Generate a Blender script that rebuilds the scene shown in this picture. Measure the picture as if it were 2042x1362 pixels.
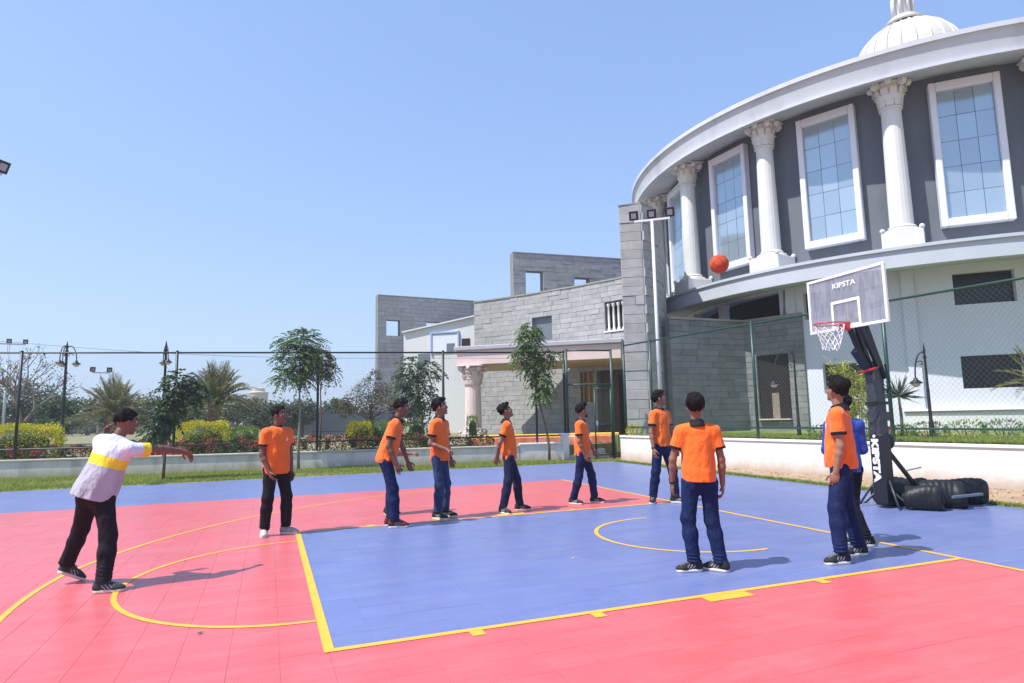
import bpy, math, random
import numpy as np
from mathutils import Matrix, Vector

S = bpy.context.scene
for _o in list(bpy.data.objects):
    bpy.data.objects.remove(_o)
COL = S.collection
rnd = random.Random(7)
nr = np.random.RandomState(11)
R = math.radians
HAZE = 0.0014          # extinction of the air per metre
PI = math.pi

# ------------------------------------------------------------------ camera, sky, sun, exposure
CAM = np.array([-6.643, -7.044, 1.531])
YAW, PITCH, ROLL = R(21.1145), R(6.8098), R(-1.1714)
_f = np.array([math.sin(YAW) * math.cos(PITCH), math.cos(YAW) * math.cos(PITCH), math.sin(PITCH)])
_r = np.array([math.cos(YAW), -math.sin(YAW), 0.0])
_u = np.cross(_r, _f)
_r, _u = math.cos(ROLL) * _r + math.sin(ROLL) * _u, -math.sin(ROLL) * _r + math.cos(ROLL) * _u
cam = bpy.data.cameras.new('camera')
cam.sensor_width = 36.0
cam.lens = 22.186
cam.clip_start = 0.1
cam.clip_end = 6000
cam_ob = bpy.data.objects.new('camera', cam)
COL.objects.link(cam_ob)
cam_ob.matrix_world = Matrix(((_r[0], _u[0], -_f[0], CAM[0]), (_r[1], _u[1], -_f[1], CAM[1]),
                              (_r[2], _u[2], -_f[2], CAM[2]), (0, 0, 0, 1)))
S.camera = cam_ob

SUN_EL = R(58.5)
SUN_AZ = math.atan2(-0.075, -1.0)          # direction towards the sun, in the ground plane
world = bpy.data.worlds.new('World')
S.world = world
world.use_nodes = True
wn = world.node_tree.nodes
wl = world.node_tree.links
bg = wn['Background']
sky = wn.new('ShaderNodeTexSky')
sky.sky_type = 'NISHITA'
sky.sun_disc = False
sky.sun_elevation = SUN_EL
sky.sun_rotation = (PI / 2 - SUN_AZ) % (2 * PI)
sky.air_density = 1.25
sky.dust_density = 0.5
sky.ozone_density = 2.5
sky.altitude = 300
# soft shoulder on the sky's brightness, the same in every direction: a(x)/(1+b x) per channel
def _vm(op, a, b=None):
    q = wn.new('ShaderNodeVectorMath'); q.operation = op
    wl.new(a, q.inputs[0])
    if b is not None:
        if isinstance(b, tuple): q.inputs[1].default_value = b
        else: wl.new(b, q.inputs[1])
    return q.outputs[0]
_num = _vm('MULTIPLY', sky.outputs[0], (1.62, 1.68, 2.5))
_den = _vm('ADD', _vm('MULTIPLY', sky.outputs[0], (1.7 * .231, 1.3 * .231, 1.5 * .231)), (1, 1, 1))
wl.new(_vm('DIVIDE', _num, _den), bg.inputs[0])
bg.inputs[1].default_value = 0.15
sun = bpy.data.lights.new('sun', 'SUN')
sun.energy = 4.4
sun.angle = R(0.53)
sun.color = (1.0, 0.96, 0.9)
sun_ob = bpy.data.objects.new('sun', sun)
COL.objects.link(sun_ob)
_sd = Vector((math.cos(SUN_AZ) * math.cos(SUN_EL), math.sin(SUN_AZ) * math.cos(SUN_EL), math.sin(SUN_EL)))
sun_ob.rotation_euler = _sd.to_track_quat('Z', 'Y').to_euler()
S.view_settings.view_transform = 'Standard'
S.view_settings.look = 'None'
S.view_settings.gamma = 1.0
S.view_settings.use_curve_mapping = False
S.view_settings.exposure = 0.62
S.render.engine = 'CYCLES'
S.cycles.max_bounces = 8
S.cycles.transparent_max_bounces = 12

# ------------------------------------------------------------------ materials
def mat(name, col, rough=0.6, var=0.12, scale=6.0, bump=0.0, bscale=60.0, spec=0.4, metal=0.0,
        island=0.0, objrand=0.0, dirt=None, dirt_amt=0.0, dirt_scale=1.5, stretch=None):
    m = bpy.data.materials.new(name)
    m.use_nodes = True
    n, l = m.node_tree.nodes, m.node_tree.links
    b = n['Principled BSDF']
    b.inputs['Roughness'].default_value = rough
    b.inputs['Metallic'].default_value = metal
    b.inputs['Specular IOR Level'].default_value = spec
    geo = n.new('ShaderNodeNewGeometry')
    pos = geo.outputs['Position']
    if stretch:
        mp = n.new('ShaderNodeMapping')
        mp.inputs['Scale'].default_value = stretch
        l.new(pos, mp.inputs[0])
        pos = mp.outputs[0]
    nz = n.new('ShaderNodeTexNoise')
    nz.inputs['Scale'].default_value = scale
    nz.inputs['Detail'].default_value = 5
    l.new(pos, nz.inputs['Vector'])
    mr = n.new('ShaderNodeMapRange')
    mr.inputs[1].default_value = 0.25
    mr.inputs[2].default_value = 0.75
    mr.inputs[3].default_value = 1 - var
    mr.inputs[4].default_value = 1 + var
    l.new(nz.outputs[0], mr.inputs[0])
    val = mr.outputs[0]
    def addrand(val, src, amt):
        q = n.new('ShaderNodeMapRange')
        q.inputs[3].default_value = 1 - amt
        q.inputs[4].default_value = 1 + amt
        l.new(src, q.inputs[0])
        k = n.new('ShaderNodeMath')
        k.operation = 'MULTIPLY'
        l.new(val, k.inputs[0])
        l.new(q.outputs[0], k.inputs[1])
        return k.outputs[0]
    if island:
        val = addrand(val, geo.outputs['Random Per Island'], island)
    if objrand:
        oi = n.new('ShaderNodeObjectInfo')
        val = addrand(val, oi.outputs['Random'], objrand)
    mx = n.new('ShaderNodeVectorMath')
    mx.operation = 'SCALE'
    mx.inputs[0].default_value = col[:3]
    l.new(val, mx.inputs['Scale'])
    out = mx.outputs[0]
    if dirt is not None:
        d = n.new('ShaderNodeTexNoise')
        d.inputs['Scale'].default_value = dirt_scale
        d.inputs['Detail'].default_value = 6
        d.inputs['Roughness'].default_value = 0.65
        l.new(pos, d.inputs['Vector'])
        dr = n.new('ShaderNodeMapRange')
        dr.inputs[1].default_value = 0.5
        dr.inputs[2].default_value = 0.75
        dr.inputs[3].default_value = 0
        dr.inputs[4].default_value = dirt_amt
        l.new(d.outputs[0], dr.inputs[0])
        mm = n.new('ShaderNodeMix')
        mm.data_type = 'RGBA'
        l.new(dr.outputs[0], mm.inputs[0])
        l.new(out, mm.inputs[6])
        mm.inputs[7].default_value = (*dirt, 1)
        out = mm.outputs[2]
    l.new(out, b.inputs['Base Color'])
    if bump:
        bn = n.new('ShaderNodeTexNoise')
        bn.inputs['Scale'].default_value = bscale
        bn.inputs['Detail'].default_value = 4
        l.new(pos, bn.inputs['Vector'])
        bp = n.new('ShaderNodeBump')
        bp.inputs['Strength'].default_value = bump
        bp.inputs['Distance'].default_value = 0.01
        l.new(bn.outputs[0], bp.inputs['Height'])
        l.new(bp.outputs[0], b.inputs['Normal'])
    return m


def leafmat(name, c1, c2, trans=0.35, rough=0.55):
    """Thin leaf: colour varies leaf by leaf between c1 and c2, some light passes through."""
    m = bpy.data.materials.new(name)
    m.use_nodes = True
    n, l = m.node_tree.nodes, m.node_tree.links
    b = n['Principled BSDF']
    b.inputs['Roughness'].default_value = rough
    b.inputs['Specular IOR Level'].default_value = 0.3
    geo = n.new('ShaderNodeNewGeometry')
    rp = n.new('ShaderNodeValToRGB')
    rp.color_ramp.elements[0].color = (*c1, 1)
    rp.color_ramp.elements[1].color = (*c2, 1)
    l.new(geo.outputs['Random Per Island'], rp.inputs[0])
    l.new(rp.outputs[0], b.inputs['Base Color'])
    t = n.new('ShaderNodeBsdfTranslucent')
    l.new(rp.outputs[0], t.inputs[0])
    mx = n.new('ShaderNodeMixShader')
    mx.inputs[0].default_value = trans
    l.new(b.outputs[0], mx.inputs[1])
    l.new(t.outputs[0], mx.inputs[2])
    l.new(mx.outputs[0], n['Material Output'].inputs[0])
    return m


def tilemat(name, col):
    """Moulded plastic court tile: a fine open lattice of small dark square holes, slightly glossy."""
    m = bpy.data.materials.new(name)
    m.use_nodes = True
    n, l = m.node_tree.nodes, m.node_tree.links
    b = n['Principled BSDF']
    b.inputs['Roughness'].default_value = 0.34
    b.inputs['Specular IOR Level'].default_value = 0.55
    b.inputs['Sheen Weight'].default_value = 0.22          # pale glare put into the plastic, brightening it at grazing angles
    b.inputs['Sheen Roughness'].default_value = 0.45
    geo = n.new('ShaderNodeNewGeometry')
    sp = n.new('ShaderNodeSeparateXYZ')
    l.new(geo.outputs['Position'], sp.inputs[0])
    def wave(o):
        a = n.new('ShaderNodeMath'); a.operation = 'MULTIPLY'
        a.inputs[1].default_value = PI / 0.01906
        l.new(o, a.inputs[0])
        s = n.new('ShaderNodeMath'); s.operation = 'SINE'
        l.new(a.outputs[0], s.inputs[0])
        q = n.new('ShaderNodeMath'); q.operation = 'ABSOLUTE'
        l.new(s.outputs[0], q.inputs[0])
        return q.outputs[0]
    mn = n.new('ShaderNodeMath'); mn.operation = 'MINIMUM'
    l.new(wave(sp.outputs[0]), mn.inputs[0])
    l.new(wave(sp.outputs[1]), mn.inputs[1])
    hole = n.new('ShaderNodeMapRange')
    hole.inputs[1].default_value = 0.55
    hole.inputs[2].default_value = 0.75
    hole.inputs[3].default_value = 1.0
    hole.inputs[4].default_value = 0.70
    l.new(mn.outputs[0], hole.inputs[0])
    nz = n.new('ShaderNodeTexNoise')
    nz.inputs['Scale'].default_value = 0.7
    nz.inputs['Detail'].default_value = 6
    nz.inputs['Roughness'].default_value = 0.7
    l.new(geo.outputs['Position'], nz.inputs['Vector'])
    v1 = n.new('ShaderNodeMapRange')
    v1.inputs[1].default_value = 0.3; v1.inputs[2].default_value = 0.7
    v1.inputs[3].default_value = 0.95; v1.inputs[4].default_value = 1.06
    l.new(nz.outputs[0], v1.inputs[0])
    pr = n.new('ShaderNodeMapRange')
    pr.inputs[3].default_value = 0.95; pr.inputs[4].default_value = 1.05
    l.new(geo.outputs['Random Per Island'], pr.inputs[0])
    oi = n.new('ShaderNodeObjectInfo')
    po = n.new('ShaderNodeMapRange')
    po.inputs[3].default_value = 0.96; po.inputs[4].default_value = 1.04
    l.new(oi.outputs['Random'], po.inputs[0])
    val = hole.outputs[0]
    for o in (v1.outputs[0], pr.outputs[0], po.outputs[0]):
        k = n.new('ShaderNodeMath'); k.operation = 'MULTIPLY'
        l.new(val, k.inputs[0]); l.new(o, k.inputs[1])
        val = k.outputs[0]
    mx = n.new('ShaderNodeVectorMath'); mx.operation = 'SCALE'
    mx.inputs[0].default_value = col
    l.new(val, mx.inputs['Scale'])
    # a thin film of dust and scuffs, streaked
    mp = n.new('ShaderNodeMapping')
    mp.inputs['Scale'].default_value = (0.5, 2.2, 1)
    mp.inputs['Rotation'].default_value = (0, 0, 0.5)
    l.new(geo.outputs['Position'], mp.inputs[0])
    d = n.new('ShaderNodeTexNoise')
    d.inputs['Scale'].default_value = 2.0; d.inputs['Detail'].default_value = 8
    d.inputs['Roughness'].default_value = 0.75
    l.new(mp.outputs[0], d.inputs['Vector'])
    dr = n.new('ShaderNodeMapRange')
    dr.inputs[1].default_value = 0.45; dr.inputs[2].default_value = 0.8
    dr.inputs[3].default_value = 0.0; dr.inputs[4].default_value = 0.17
    l.new(d.outputs[0], dr.inputs[0])
    mm = n.new('ShaderNodeMix'); mm.data_type = 'RGBA'
    l.new(dr.outputs[0], mm.inputs[0])
    l.new(mx.outputs[0], mm.inputs[6])
    mm.inputs[7].default_value = (0.5, 0.46, 0.42, 1)
    l.new(mm.outputs[2], b.inputs['Base Color'])
    bp = n.new('ShaderNodeBump')
    bp.inputs['Strength'].default_value = 0.25
    bp.inputs['Distance'].default_value = 0.003
    l.new(hole.outputs[0], bp.inputs['Height'])
    l.new(bp.outputs[0], b.inputs['Normal'])
    return m


M = {}
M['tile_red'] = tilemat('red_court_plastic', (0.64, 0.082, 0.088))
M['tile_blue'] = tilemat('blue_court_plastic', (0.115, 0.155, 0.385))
M['line'] = mat('yellow_court_paint', (0.75, 0.40, 0.04), 0.5, 0.08, 5)
M['soil'] = mat('dry_soil', (0.36, 0.24, 0.15), 0.95, 0.25, 1.2, 0.5, 30, dirt=(0.28, 0.20, 0.12), dirt_amt=0.7)
M['garden'] = mat('garden_ground', (0.20, 0.19, 0.09), 0.95, 0.3, 0.6, 0.5, 20, dirt=(0.34, 0.28, 0.19), dirt_amt=0.9, dirt_scale=0.35)
M['turf'] = mat('turf_soil', (0.16, 0.20, 0.05), 0.95, 0.3, 2.0, 0.5, 60, dirt=(0.32, 0.28, 0.12), dirt_amt=0.8, dirt_scale=0.7)
M['paving'] = mat('pale_paving', (0.50, 0.45, 0.38), 0.85, 0.1, 2)
M['wall_paint'] = mat('weathered_white_wall_paint', (0.62, 0.60, 0.57), 0.85, 0.08, 1.5, 0.15, 40, dirt=(0.30, 0.25, 0.19), dirt_amt=0.75, dirt_scale=1.0, stretch=(2.2, 2.2, 0.35))
M['wall_white'] = mat('whiter_wall_paint', (0.68, 0.67, 0.66), 0.8, 0.04, 1.5, 0.1, 40, dirt=(0.50, 0.43, 0.36), dirt_amt=0.5, dirt_scale=0.9, stretch=(2, 2, 0.5))
def splash(m, zlo, zhi, col, amt, scale=3.0):
    # rain splash and soil stains that climb unevenly from the foot of a wall
    n, l = m.node_tree.nodes, m.node_tree.links
    b = n['Principled BSDF']
    src = b.inputs['Base Color'].links[0].from_socket
    geo = n.new('ShaderNodeNewGeometry')
    sp = n.new('ShaderNodeSeparateXYZ'); l.new(geo.outputs['Position'], sp.inputs[0])
    nz = n.new('ShaderNodeTexNoise'); nz.inputs['Scale'].default_value = scale; nz.inputs['Detail'].default_value = 6
    nz.inputs['Roughness'].default_value = .7
    l.new(geo.outputs['Position'], nz.inputs['Vector'])
    ad = n.new('ShaderNodeMath'); ad.operation = 'MULTIPLY_ADD'
    l.new(nz.outputs[0], ad.inputs[0]); ad.inputs[1].default_value = -(zhi - zlo) * 1.5
    l.new(sp.outputs[2], ad.inputs[2])
    mr = n.new('ShaderNodeMapRange')
    mr.inputs[1].default_value = zlo - (zhi - zlo) * .75; mr.inputs[2].default_value = zhi - (zhi - zlo) * .75
    mr.inputs[3].default_value = amt; mr.inputs[4].default_value = 0
    l.new(ad.outputs[0], mr.inputs[0])
    mm = n.new('ShaderNodeMix'); mm.data_type = 'RGBA'
    l.new(mr.outputs[0], mm.inputs[0]); l.new(src, mm.inputs[6]); mm.inputs[7].default_value = (*col, 1)
    l.new(mm.outputs[2], b.inputs['Base Color'])
splash(M['wall_white'], .0, .28, (.42, .30, .20), .75)
splash(M['wall_paint'], .0, .30, (.30, .26, .17), .8)
M['cap'] = mat('wall_coping', (0.48, 0.44, 0.38), 0.85, 0.15, 3, 0.2, 50)
M['cap_white'] = mat('white_coping', (0.76, 0.75, 0.72), 0.8, 0.06, 3)
M['green_metal'] = mat('dark_green_fence_paint', (0.012, 0.055, 0.042), 0.4, 0.1, 8, spec=0.5)
M['dark_metal'] = mat('near_black_fence_paint', (0.012, 0.02, 0.022), 0.45, 0.1, 8, spec=0.5)
M['wire'] = mat('green_coated_wire', (0.05, 0.11, 0.09), 0.45, 0.05, 8)
M['wire_grey'] = mat('galvanised_wire', (0.10, 0.12, 0.12), 0.4, 0.05, 8)
M['stone'] = mat('grey_granite_block', (0.345, 0.34, 0.335), 0.85, 0.16, 3.0, 0.7, 22, objrand=0.10, island=0.09, dirt=(0.36, 0.34, 0.30), dirt_amt=0.5, dirt_scale=0.8)
M['stone_green'] = mat('shade_darkened_greenish_granite', (0.19, 0.20, 0.195), 0.85, 0.18, 3.0, 0.7, 22, objrand=0.16, island=0.12, dirt=(0.30, 0.30, 0.27), dirt_amt=0.4, dirt_scale=0.8)  # greenish granite, the enclosure's strong shadow partly darkened into the colour
M['stone_core'] = mat('mortar', (0.20, 0.20, 0.20), 0.95, 0.15, 4)
M['stone_top'] = mat('stone_coping', (0.30, 0.28, 0.25), 0.9, 0.15, 3, 0.3, 30)
M['charcoal'] = mat('charcoal_render', (0.124, 0.143, 0.168), 0.8, 0.16, 1.2, 0.12, 60, dirt=(0.17, 0.17, 0.19), dirt_amt=0.5, dirt_scale=0.9, stretch=(1.3, 1.3, .35))
M['white'] = mat('white_render', (0.66, 0.66, 0.65), 0.75, 0.05, 1.0, 0.1, 50, dirt=(0.52, 0.50, 0.48), dirt_amt=0.35, dirt_scale=0.5, stretch=(1, 1, 0.4))
M['fascia'] = mat('pale_grey_fascia', (0.53, 0.55, 0.60), 0.7, 0.08, 0.7, 0.1, 40, dirt=(0.34, 0.34, 0.36), dirt_amt=0.65, dirt_scale=0.9, stretch=(1, 1, .4))
M['ledge'] = mat('blue_grey_ledge', (0.46, 0.50, 0.55), 0.75, 0.07, 0.8, 0.1, 40, dirt=(0.34, 0.36, 0.39), dirt_amt=0.5, dirt_scale=0.5)
M['lower'] = mat('pale_blue_white_render', (0.62, 0.645, 0.72), 0.8, 0.05, 0.6, 0.1, 50, dirt=(0.52, 0.54, 0.56), dirt_amt=0.4, dirt_scale=0.4, stretch=(1, 1, 0.5))
M['plaster'] = mat('white_column_plaster', (0.66, 0.655, 0.64), 0.65, 0.05, 3, 0.15, 60, dirt=(0.6, 0.57, 0.52), dirt_amt=0.3, dirt_scale=2)
M['pink'] = mat('bounce_tinted_white_plaster', (0.70, 0.56, 0.54), 0.7, 0.05, 1.5, dirt=(0.68, 0.44, 0.38), dirt_amt=0.5, dirt_scale=0.9)  # white plaster with pink bounce light mixed into its colour
M['lavender'] = mat('lavender_grey_fascia', (0.42, 0.41, 0.47), 0.7, 0.06, 1.5)
M['frame'] = mat('white_window_frame', (0.72, 0.73, 0.80), 0.4, 0.03, 2, spec=0.5)
M['dome'] = mat('cream_dome_tile', (0.60, 0.58, 0.53), 0.6, 0.07, 4, 0.1, 40)
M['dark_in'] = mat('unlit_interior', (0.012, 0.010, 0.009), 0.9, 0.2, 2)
M['brown_in'] = mat('brown_door_wood', (0.10, 0.055, 0.035), 0.6, 0.2, 4)
M['tan'] = mat('tan_wood_frame', (0.45, 0.30, 0.15), 0.6, 0.12, 5)
M['blue_trim'] = mat('light_blue_trim', (0.36, 0.48, 0.75), 0.5, 0.05, 3)
M['black_paint'] = mat('black_iron_paint', (0.012, 0.012, 0.014), 0.45, 0.2, 8, spec=0.5)
M['black_pad'] = mat('black_vinyl_padding', (0.010, 0.011, 0.016), 0.45, 0.2, 5, 0.25, 30, spec=0.5)
M['steel'] = mat('dark_steel', (0.06, 0.065, 0.075), 0.4, 0.1, 8, spec=0.5, metal=0.3)
M['pole'] = mat('white_pole_paint', (0.66, 0.67, 0.70), 0.4, 0.04, 4, spec=0.5)
M['red'] = mat('red_rim_paint', (0.55, 0.02, 0.03), 0.4, 0.1, 8, spec=0.5)
M['net'] = mat('white_net_cord', (0.75, 0.73, 0.70), 0.8, 0.08, 20)
M['print'] = mat('white_print', (0.80, 0.80, 0.80), 0.5, 0.02, 5)
M['board_bar'] = mat('grey_support_bar', (0.10, 0.10, 0.13), 0.5, 0.1, 6)
M['ball'] = mat('orange_ball_rubber', (0.58, 0.075, 0.022), 0.6, 0.08, 14, 0.8, 260)
M['seam'] = mat('black_ball_seam', (0.03, 0.015, 0.012), 0.7, 0.1, 10)
M['rubber'] = mat('black_rubber', (0.010, 0.010, 0.012), 0.5, 0.25, 8, 0.4, 30, spec=0.4)
M['lamp_glass'] = mat('frosted_lamp_glass', (0.70, 0.62, 0.52), 0.35, 0.05, 8)
M['lens'] = mat('floodlight_lens', (0.40, 0.40, 0.42), 0.3, 0.05, 8, spec=0.5)
M['orange_kerb'] = mat('orange_kerb_paint', (0.66, 0.19, 0.09), 0.7, 0.25, 3, dirt=(0.72, 0.56, 0.50), dirt_amt=1.0, dirt_scale=2.2)
M['yellow_kerb'] = mat('yellow_kerb_paint', (0.75, 0.5, 0.08), 0.7, 0.15, 3)
M['bark'] = mat('brown_bark', (0.16, 0.105, 0.07), 0.9, 0.3, 14, 0.6, 50)
M['bark_grey'] = mat('grey_bark', (0.24, 0.20, 0.16), 0.9, 0.25, 12, 0.6, 50)
M['palm_bark'] = mat('palm_trunk_fibre', (0.16, 0.10, 0.07), 0.95, 0.3, 12, 0.8, 40)
M['leaf'] = leafmat('fresh_green_leaf', (0.05, 0.105, 0.03), (0.17, 0.26, 0.085))
M['leaf_dark'] = leafmat('dark_green_leaf', (0.03, 0.062, 0.026), (0.095, 0.145, 0.065), 0.25)
M['leaf_far'] = leafmat('dull_green_leaf', (0.045, 0.060, 0.036), (0.12, 0.13, 0.075), 0.25)
M['leaf_olive'] = leafmat('olive_brown_leaf', (0.075, 0.06, 0.035), (0.16, 0.14, 0.075), 0.25)
M['leaf_yellow'] = leafmat('golden_leaf', (0.30, 0.36, 0.015), (0.80, 0.66, 0.04), 0.3)
M['leaf_lime'] = leafmat('lime_leaf', (0.07, 0.16, 0.02), (0.25, 0.36, 0.04), 0.3)
M['leaf_bronze'] = leafmat('bronze_leaf', (0.07, 0.085, 0.02), (0.20, 0.15, 0.06), 0.3)
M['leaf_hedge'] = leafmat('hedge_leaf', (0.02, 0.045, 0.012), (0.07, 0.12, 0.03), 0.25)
M['petal'] = leafmat('red_petal', (0.52, 0.05, 0.05), (0.72, 0.20, 0.16), 0.3)
M['palm_leaf'] = leafmat('palm_leaflet', (0.12, 0.13, 0.05), (0.30, 0.28, 0.13), 0.3)
M['bamboo'] = leafmat('bamboo_leaf', (0.22, 0.28, 0.03), (0.46, 0.46, 0.08), 0.35)
M['culm'] = mat('bamboo_culm', (0.40, 0.40, 0.12), 0.5, 0.2, 10)
M['yucca'] = leafmat('spiky_leaf', (0.04, 0.075, 0.045), (0.12, 0.17, 0.11), 0.2)
M['blade'] = leafmat('grass_blade', (0.14, 0.22, 0.03), (0.42, 0.46, 0.10), 0.4)
M['blade_dry'] = leafmat('dry_grass_blade', (0.22, 0.20, 0.06), (0.45, 0.40, 0.18), 0.4)
M['tower'] = mat('cream_concrete', (0.62, 0.54, 0.44), 0.85, 0.1, 0.4)
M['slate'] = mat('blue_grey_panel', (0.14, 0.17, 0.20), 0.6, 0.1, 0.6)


def glassmat(name, col, metal, rough):
    m = mat(name, col, rough, 0.05, 0.3, spec=0.8, metal=metal, objrand=0.10)
    return m
M['glass'] = glassmat('blue_reflective_glass', (0.42, 0.52, 0.60), 0.55, 0.12)
M['dark_glass'] = mat('dark_window_glass', (0.012, 0.012, 0.014), 0.25, 0.3, 2, spec=0.4)


def clear_board():
    m = bpy.data.materials.new('clear_backboard_acrylic')
    m.use_nodes = True
    n, l = m.node_tree.nodes, m.node_tree.links
    b = n['Principled BSDF']
    b.inputs['Base Color'].default_value = (0.44, 0.45, 0.50, 1)
    b.inputs['Roughness'].default_value = 0.08
    b.inputs['Specular IOR Level'].default_value = 0.7
    geo = n.new('ShaderNodeNewGeometry')
    mp = n.new('ShaderNodeMapping')
    mp.inputs['Scale'].default_value = (6, 6, 1.2)
    l.new(geo.outputs['Position'], mp.inputs[0])
    nz = n.new('ShaderNodeTexNoise')
    nz.inputs['Scale'].default_value = 3.0
    nz.inputs['Detail'].default_value = 8
    l.new(mp.outputs[0], nz.inputs['Vector'])
    mr = n.new('ShaderNodeMapRange')
    mr.inputs[1].default_value = 0.35; mr.inputs[2].default_value = 0.7
    mr.inputs[3].default_value = 0.70; mr.inputs[4].default_value = 0.45
    l.new(nz.outputs[0], mr.inputs[0])
    t = n.new('ShaderNodeBsdfTransparent')
    t.inputs[0].default_value = (0.86, 0.87, 0.92, 1)
    mx = n.new('ShaderNodeMixShader')
    l.new(mr.outputs[0], mx.inputs[0])
    l.new(b.outputs[0], mx.inputs[1])
    l.new(t.outputs[0], mx.inputs[2])
    l.new(mx.outputs[0], n['Material Output'].inputs[0])
    return m
M['acrylic'] = clear_board()

# ------------------------------------------------------------------ object helpers
def tag(o, label=None, cat=None, group=None, kind=None):
    if label: o['label'] = label
    if cat: o['category'] = cat
    if group: o['group'] = group
    if kind: o['kind'] = kind
    return o


def thing(name, label, cat, loc=(0, 0, 0), group=None, rz=0.0):
    o = bpy.data.objects.new(name, None)
    o.empty_display_size = 0.2
    COL.objects.link(o)
    o.location = loc
    o.rotation_euler = (0, 0, rz)
    o['origin'] = [float(c) for c in loc]
    return tag(o, label, cat, group)


def origin_of(o):
    """World origin of the thing an object belongs to (things that are built in world coordinates)."""
    while o.parent is not None:
        o = o.parent
    return np.array(o.location)


def link(name, me, parent=None, loc=None):
    o = bpy.data.objects.new(name, me)
    COL.objects.link(o)
    if parent is not None:
        o.parent = parent
    if loc is not None:
        o.location = loc
    return o


def np_mesh(name, V, F, mats=(), smooth=False, mi=None):
    """Mesh from numpy arrays; F is (n,3) or (n,4)."""
    V = np.asarray(V, np.float32); F = np.asarray(F, np.int32)
    me = bpy.data.meshes.new(name)
    k = F.shape[1]
    me.vertices.add(len(V)); me.vertices.foreach_set('co', V.ravel())
    me.loops.add(F.size); me.loops.foreach_set('vertex_index', F.ravel())
    me.polygons.add(len(F))
    me.polygons.foreach_set('loop_start', np.arange(len(F), dtype=np.int32) * k)
    for m in mats: me.materials.append(m)
    if mi is not None: me.polygons.foreach_set('material_index', np.asarray(mi, np.int32))
    me.polygons.foreach_set('use_smooth', np.full(len(F), bool(smooth)))
    me.update(calc_edges=True)
    return me


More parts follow.
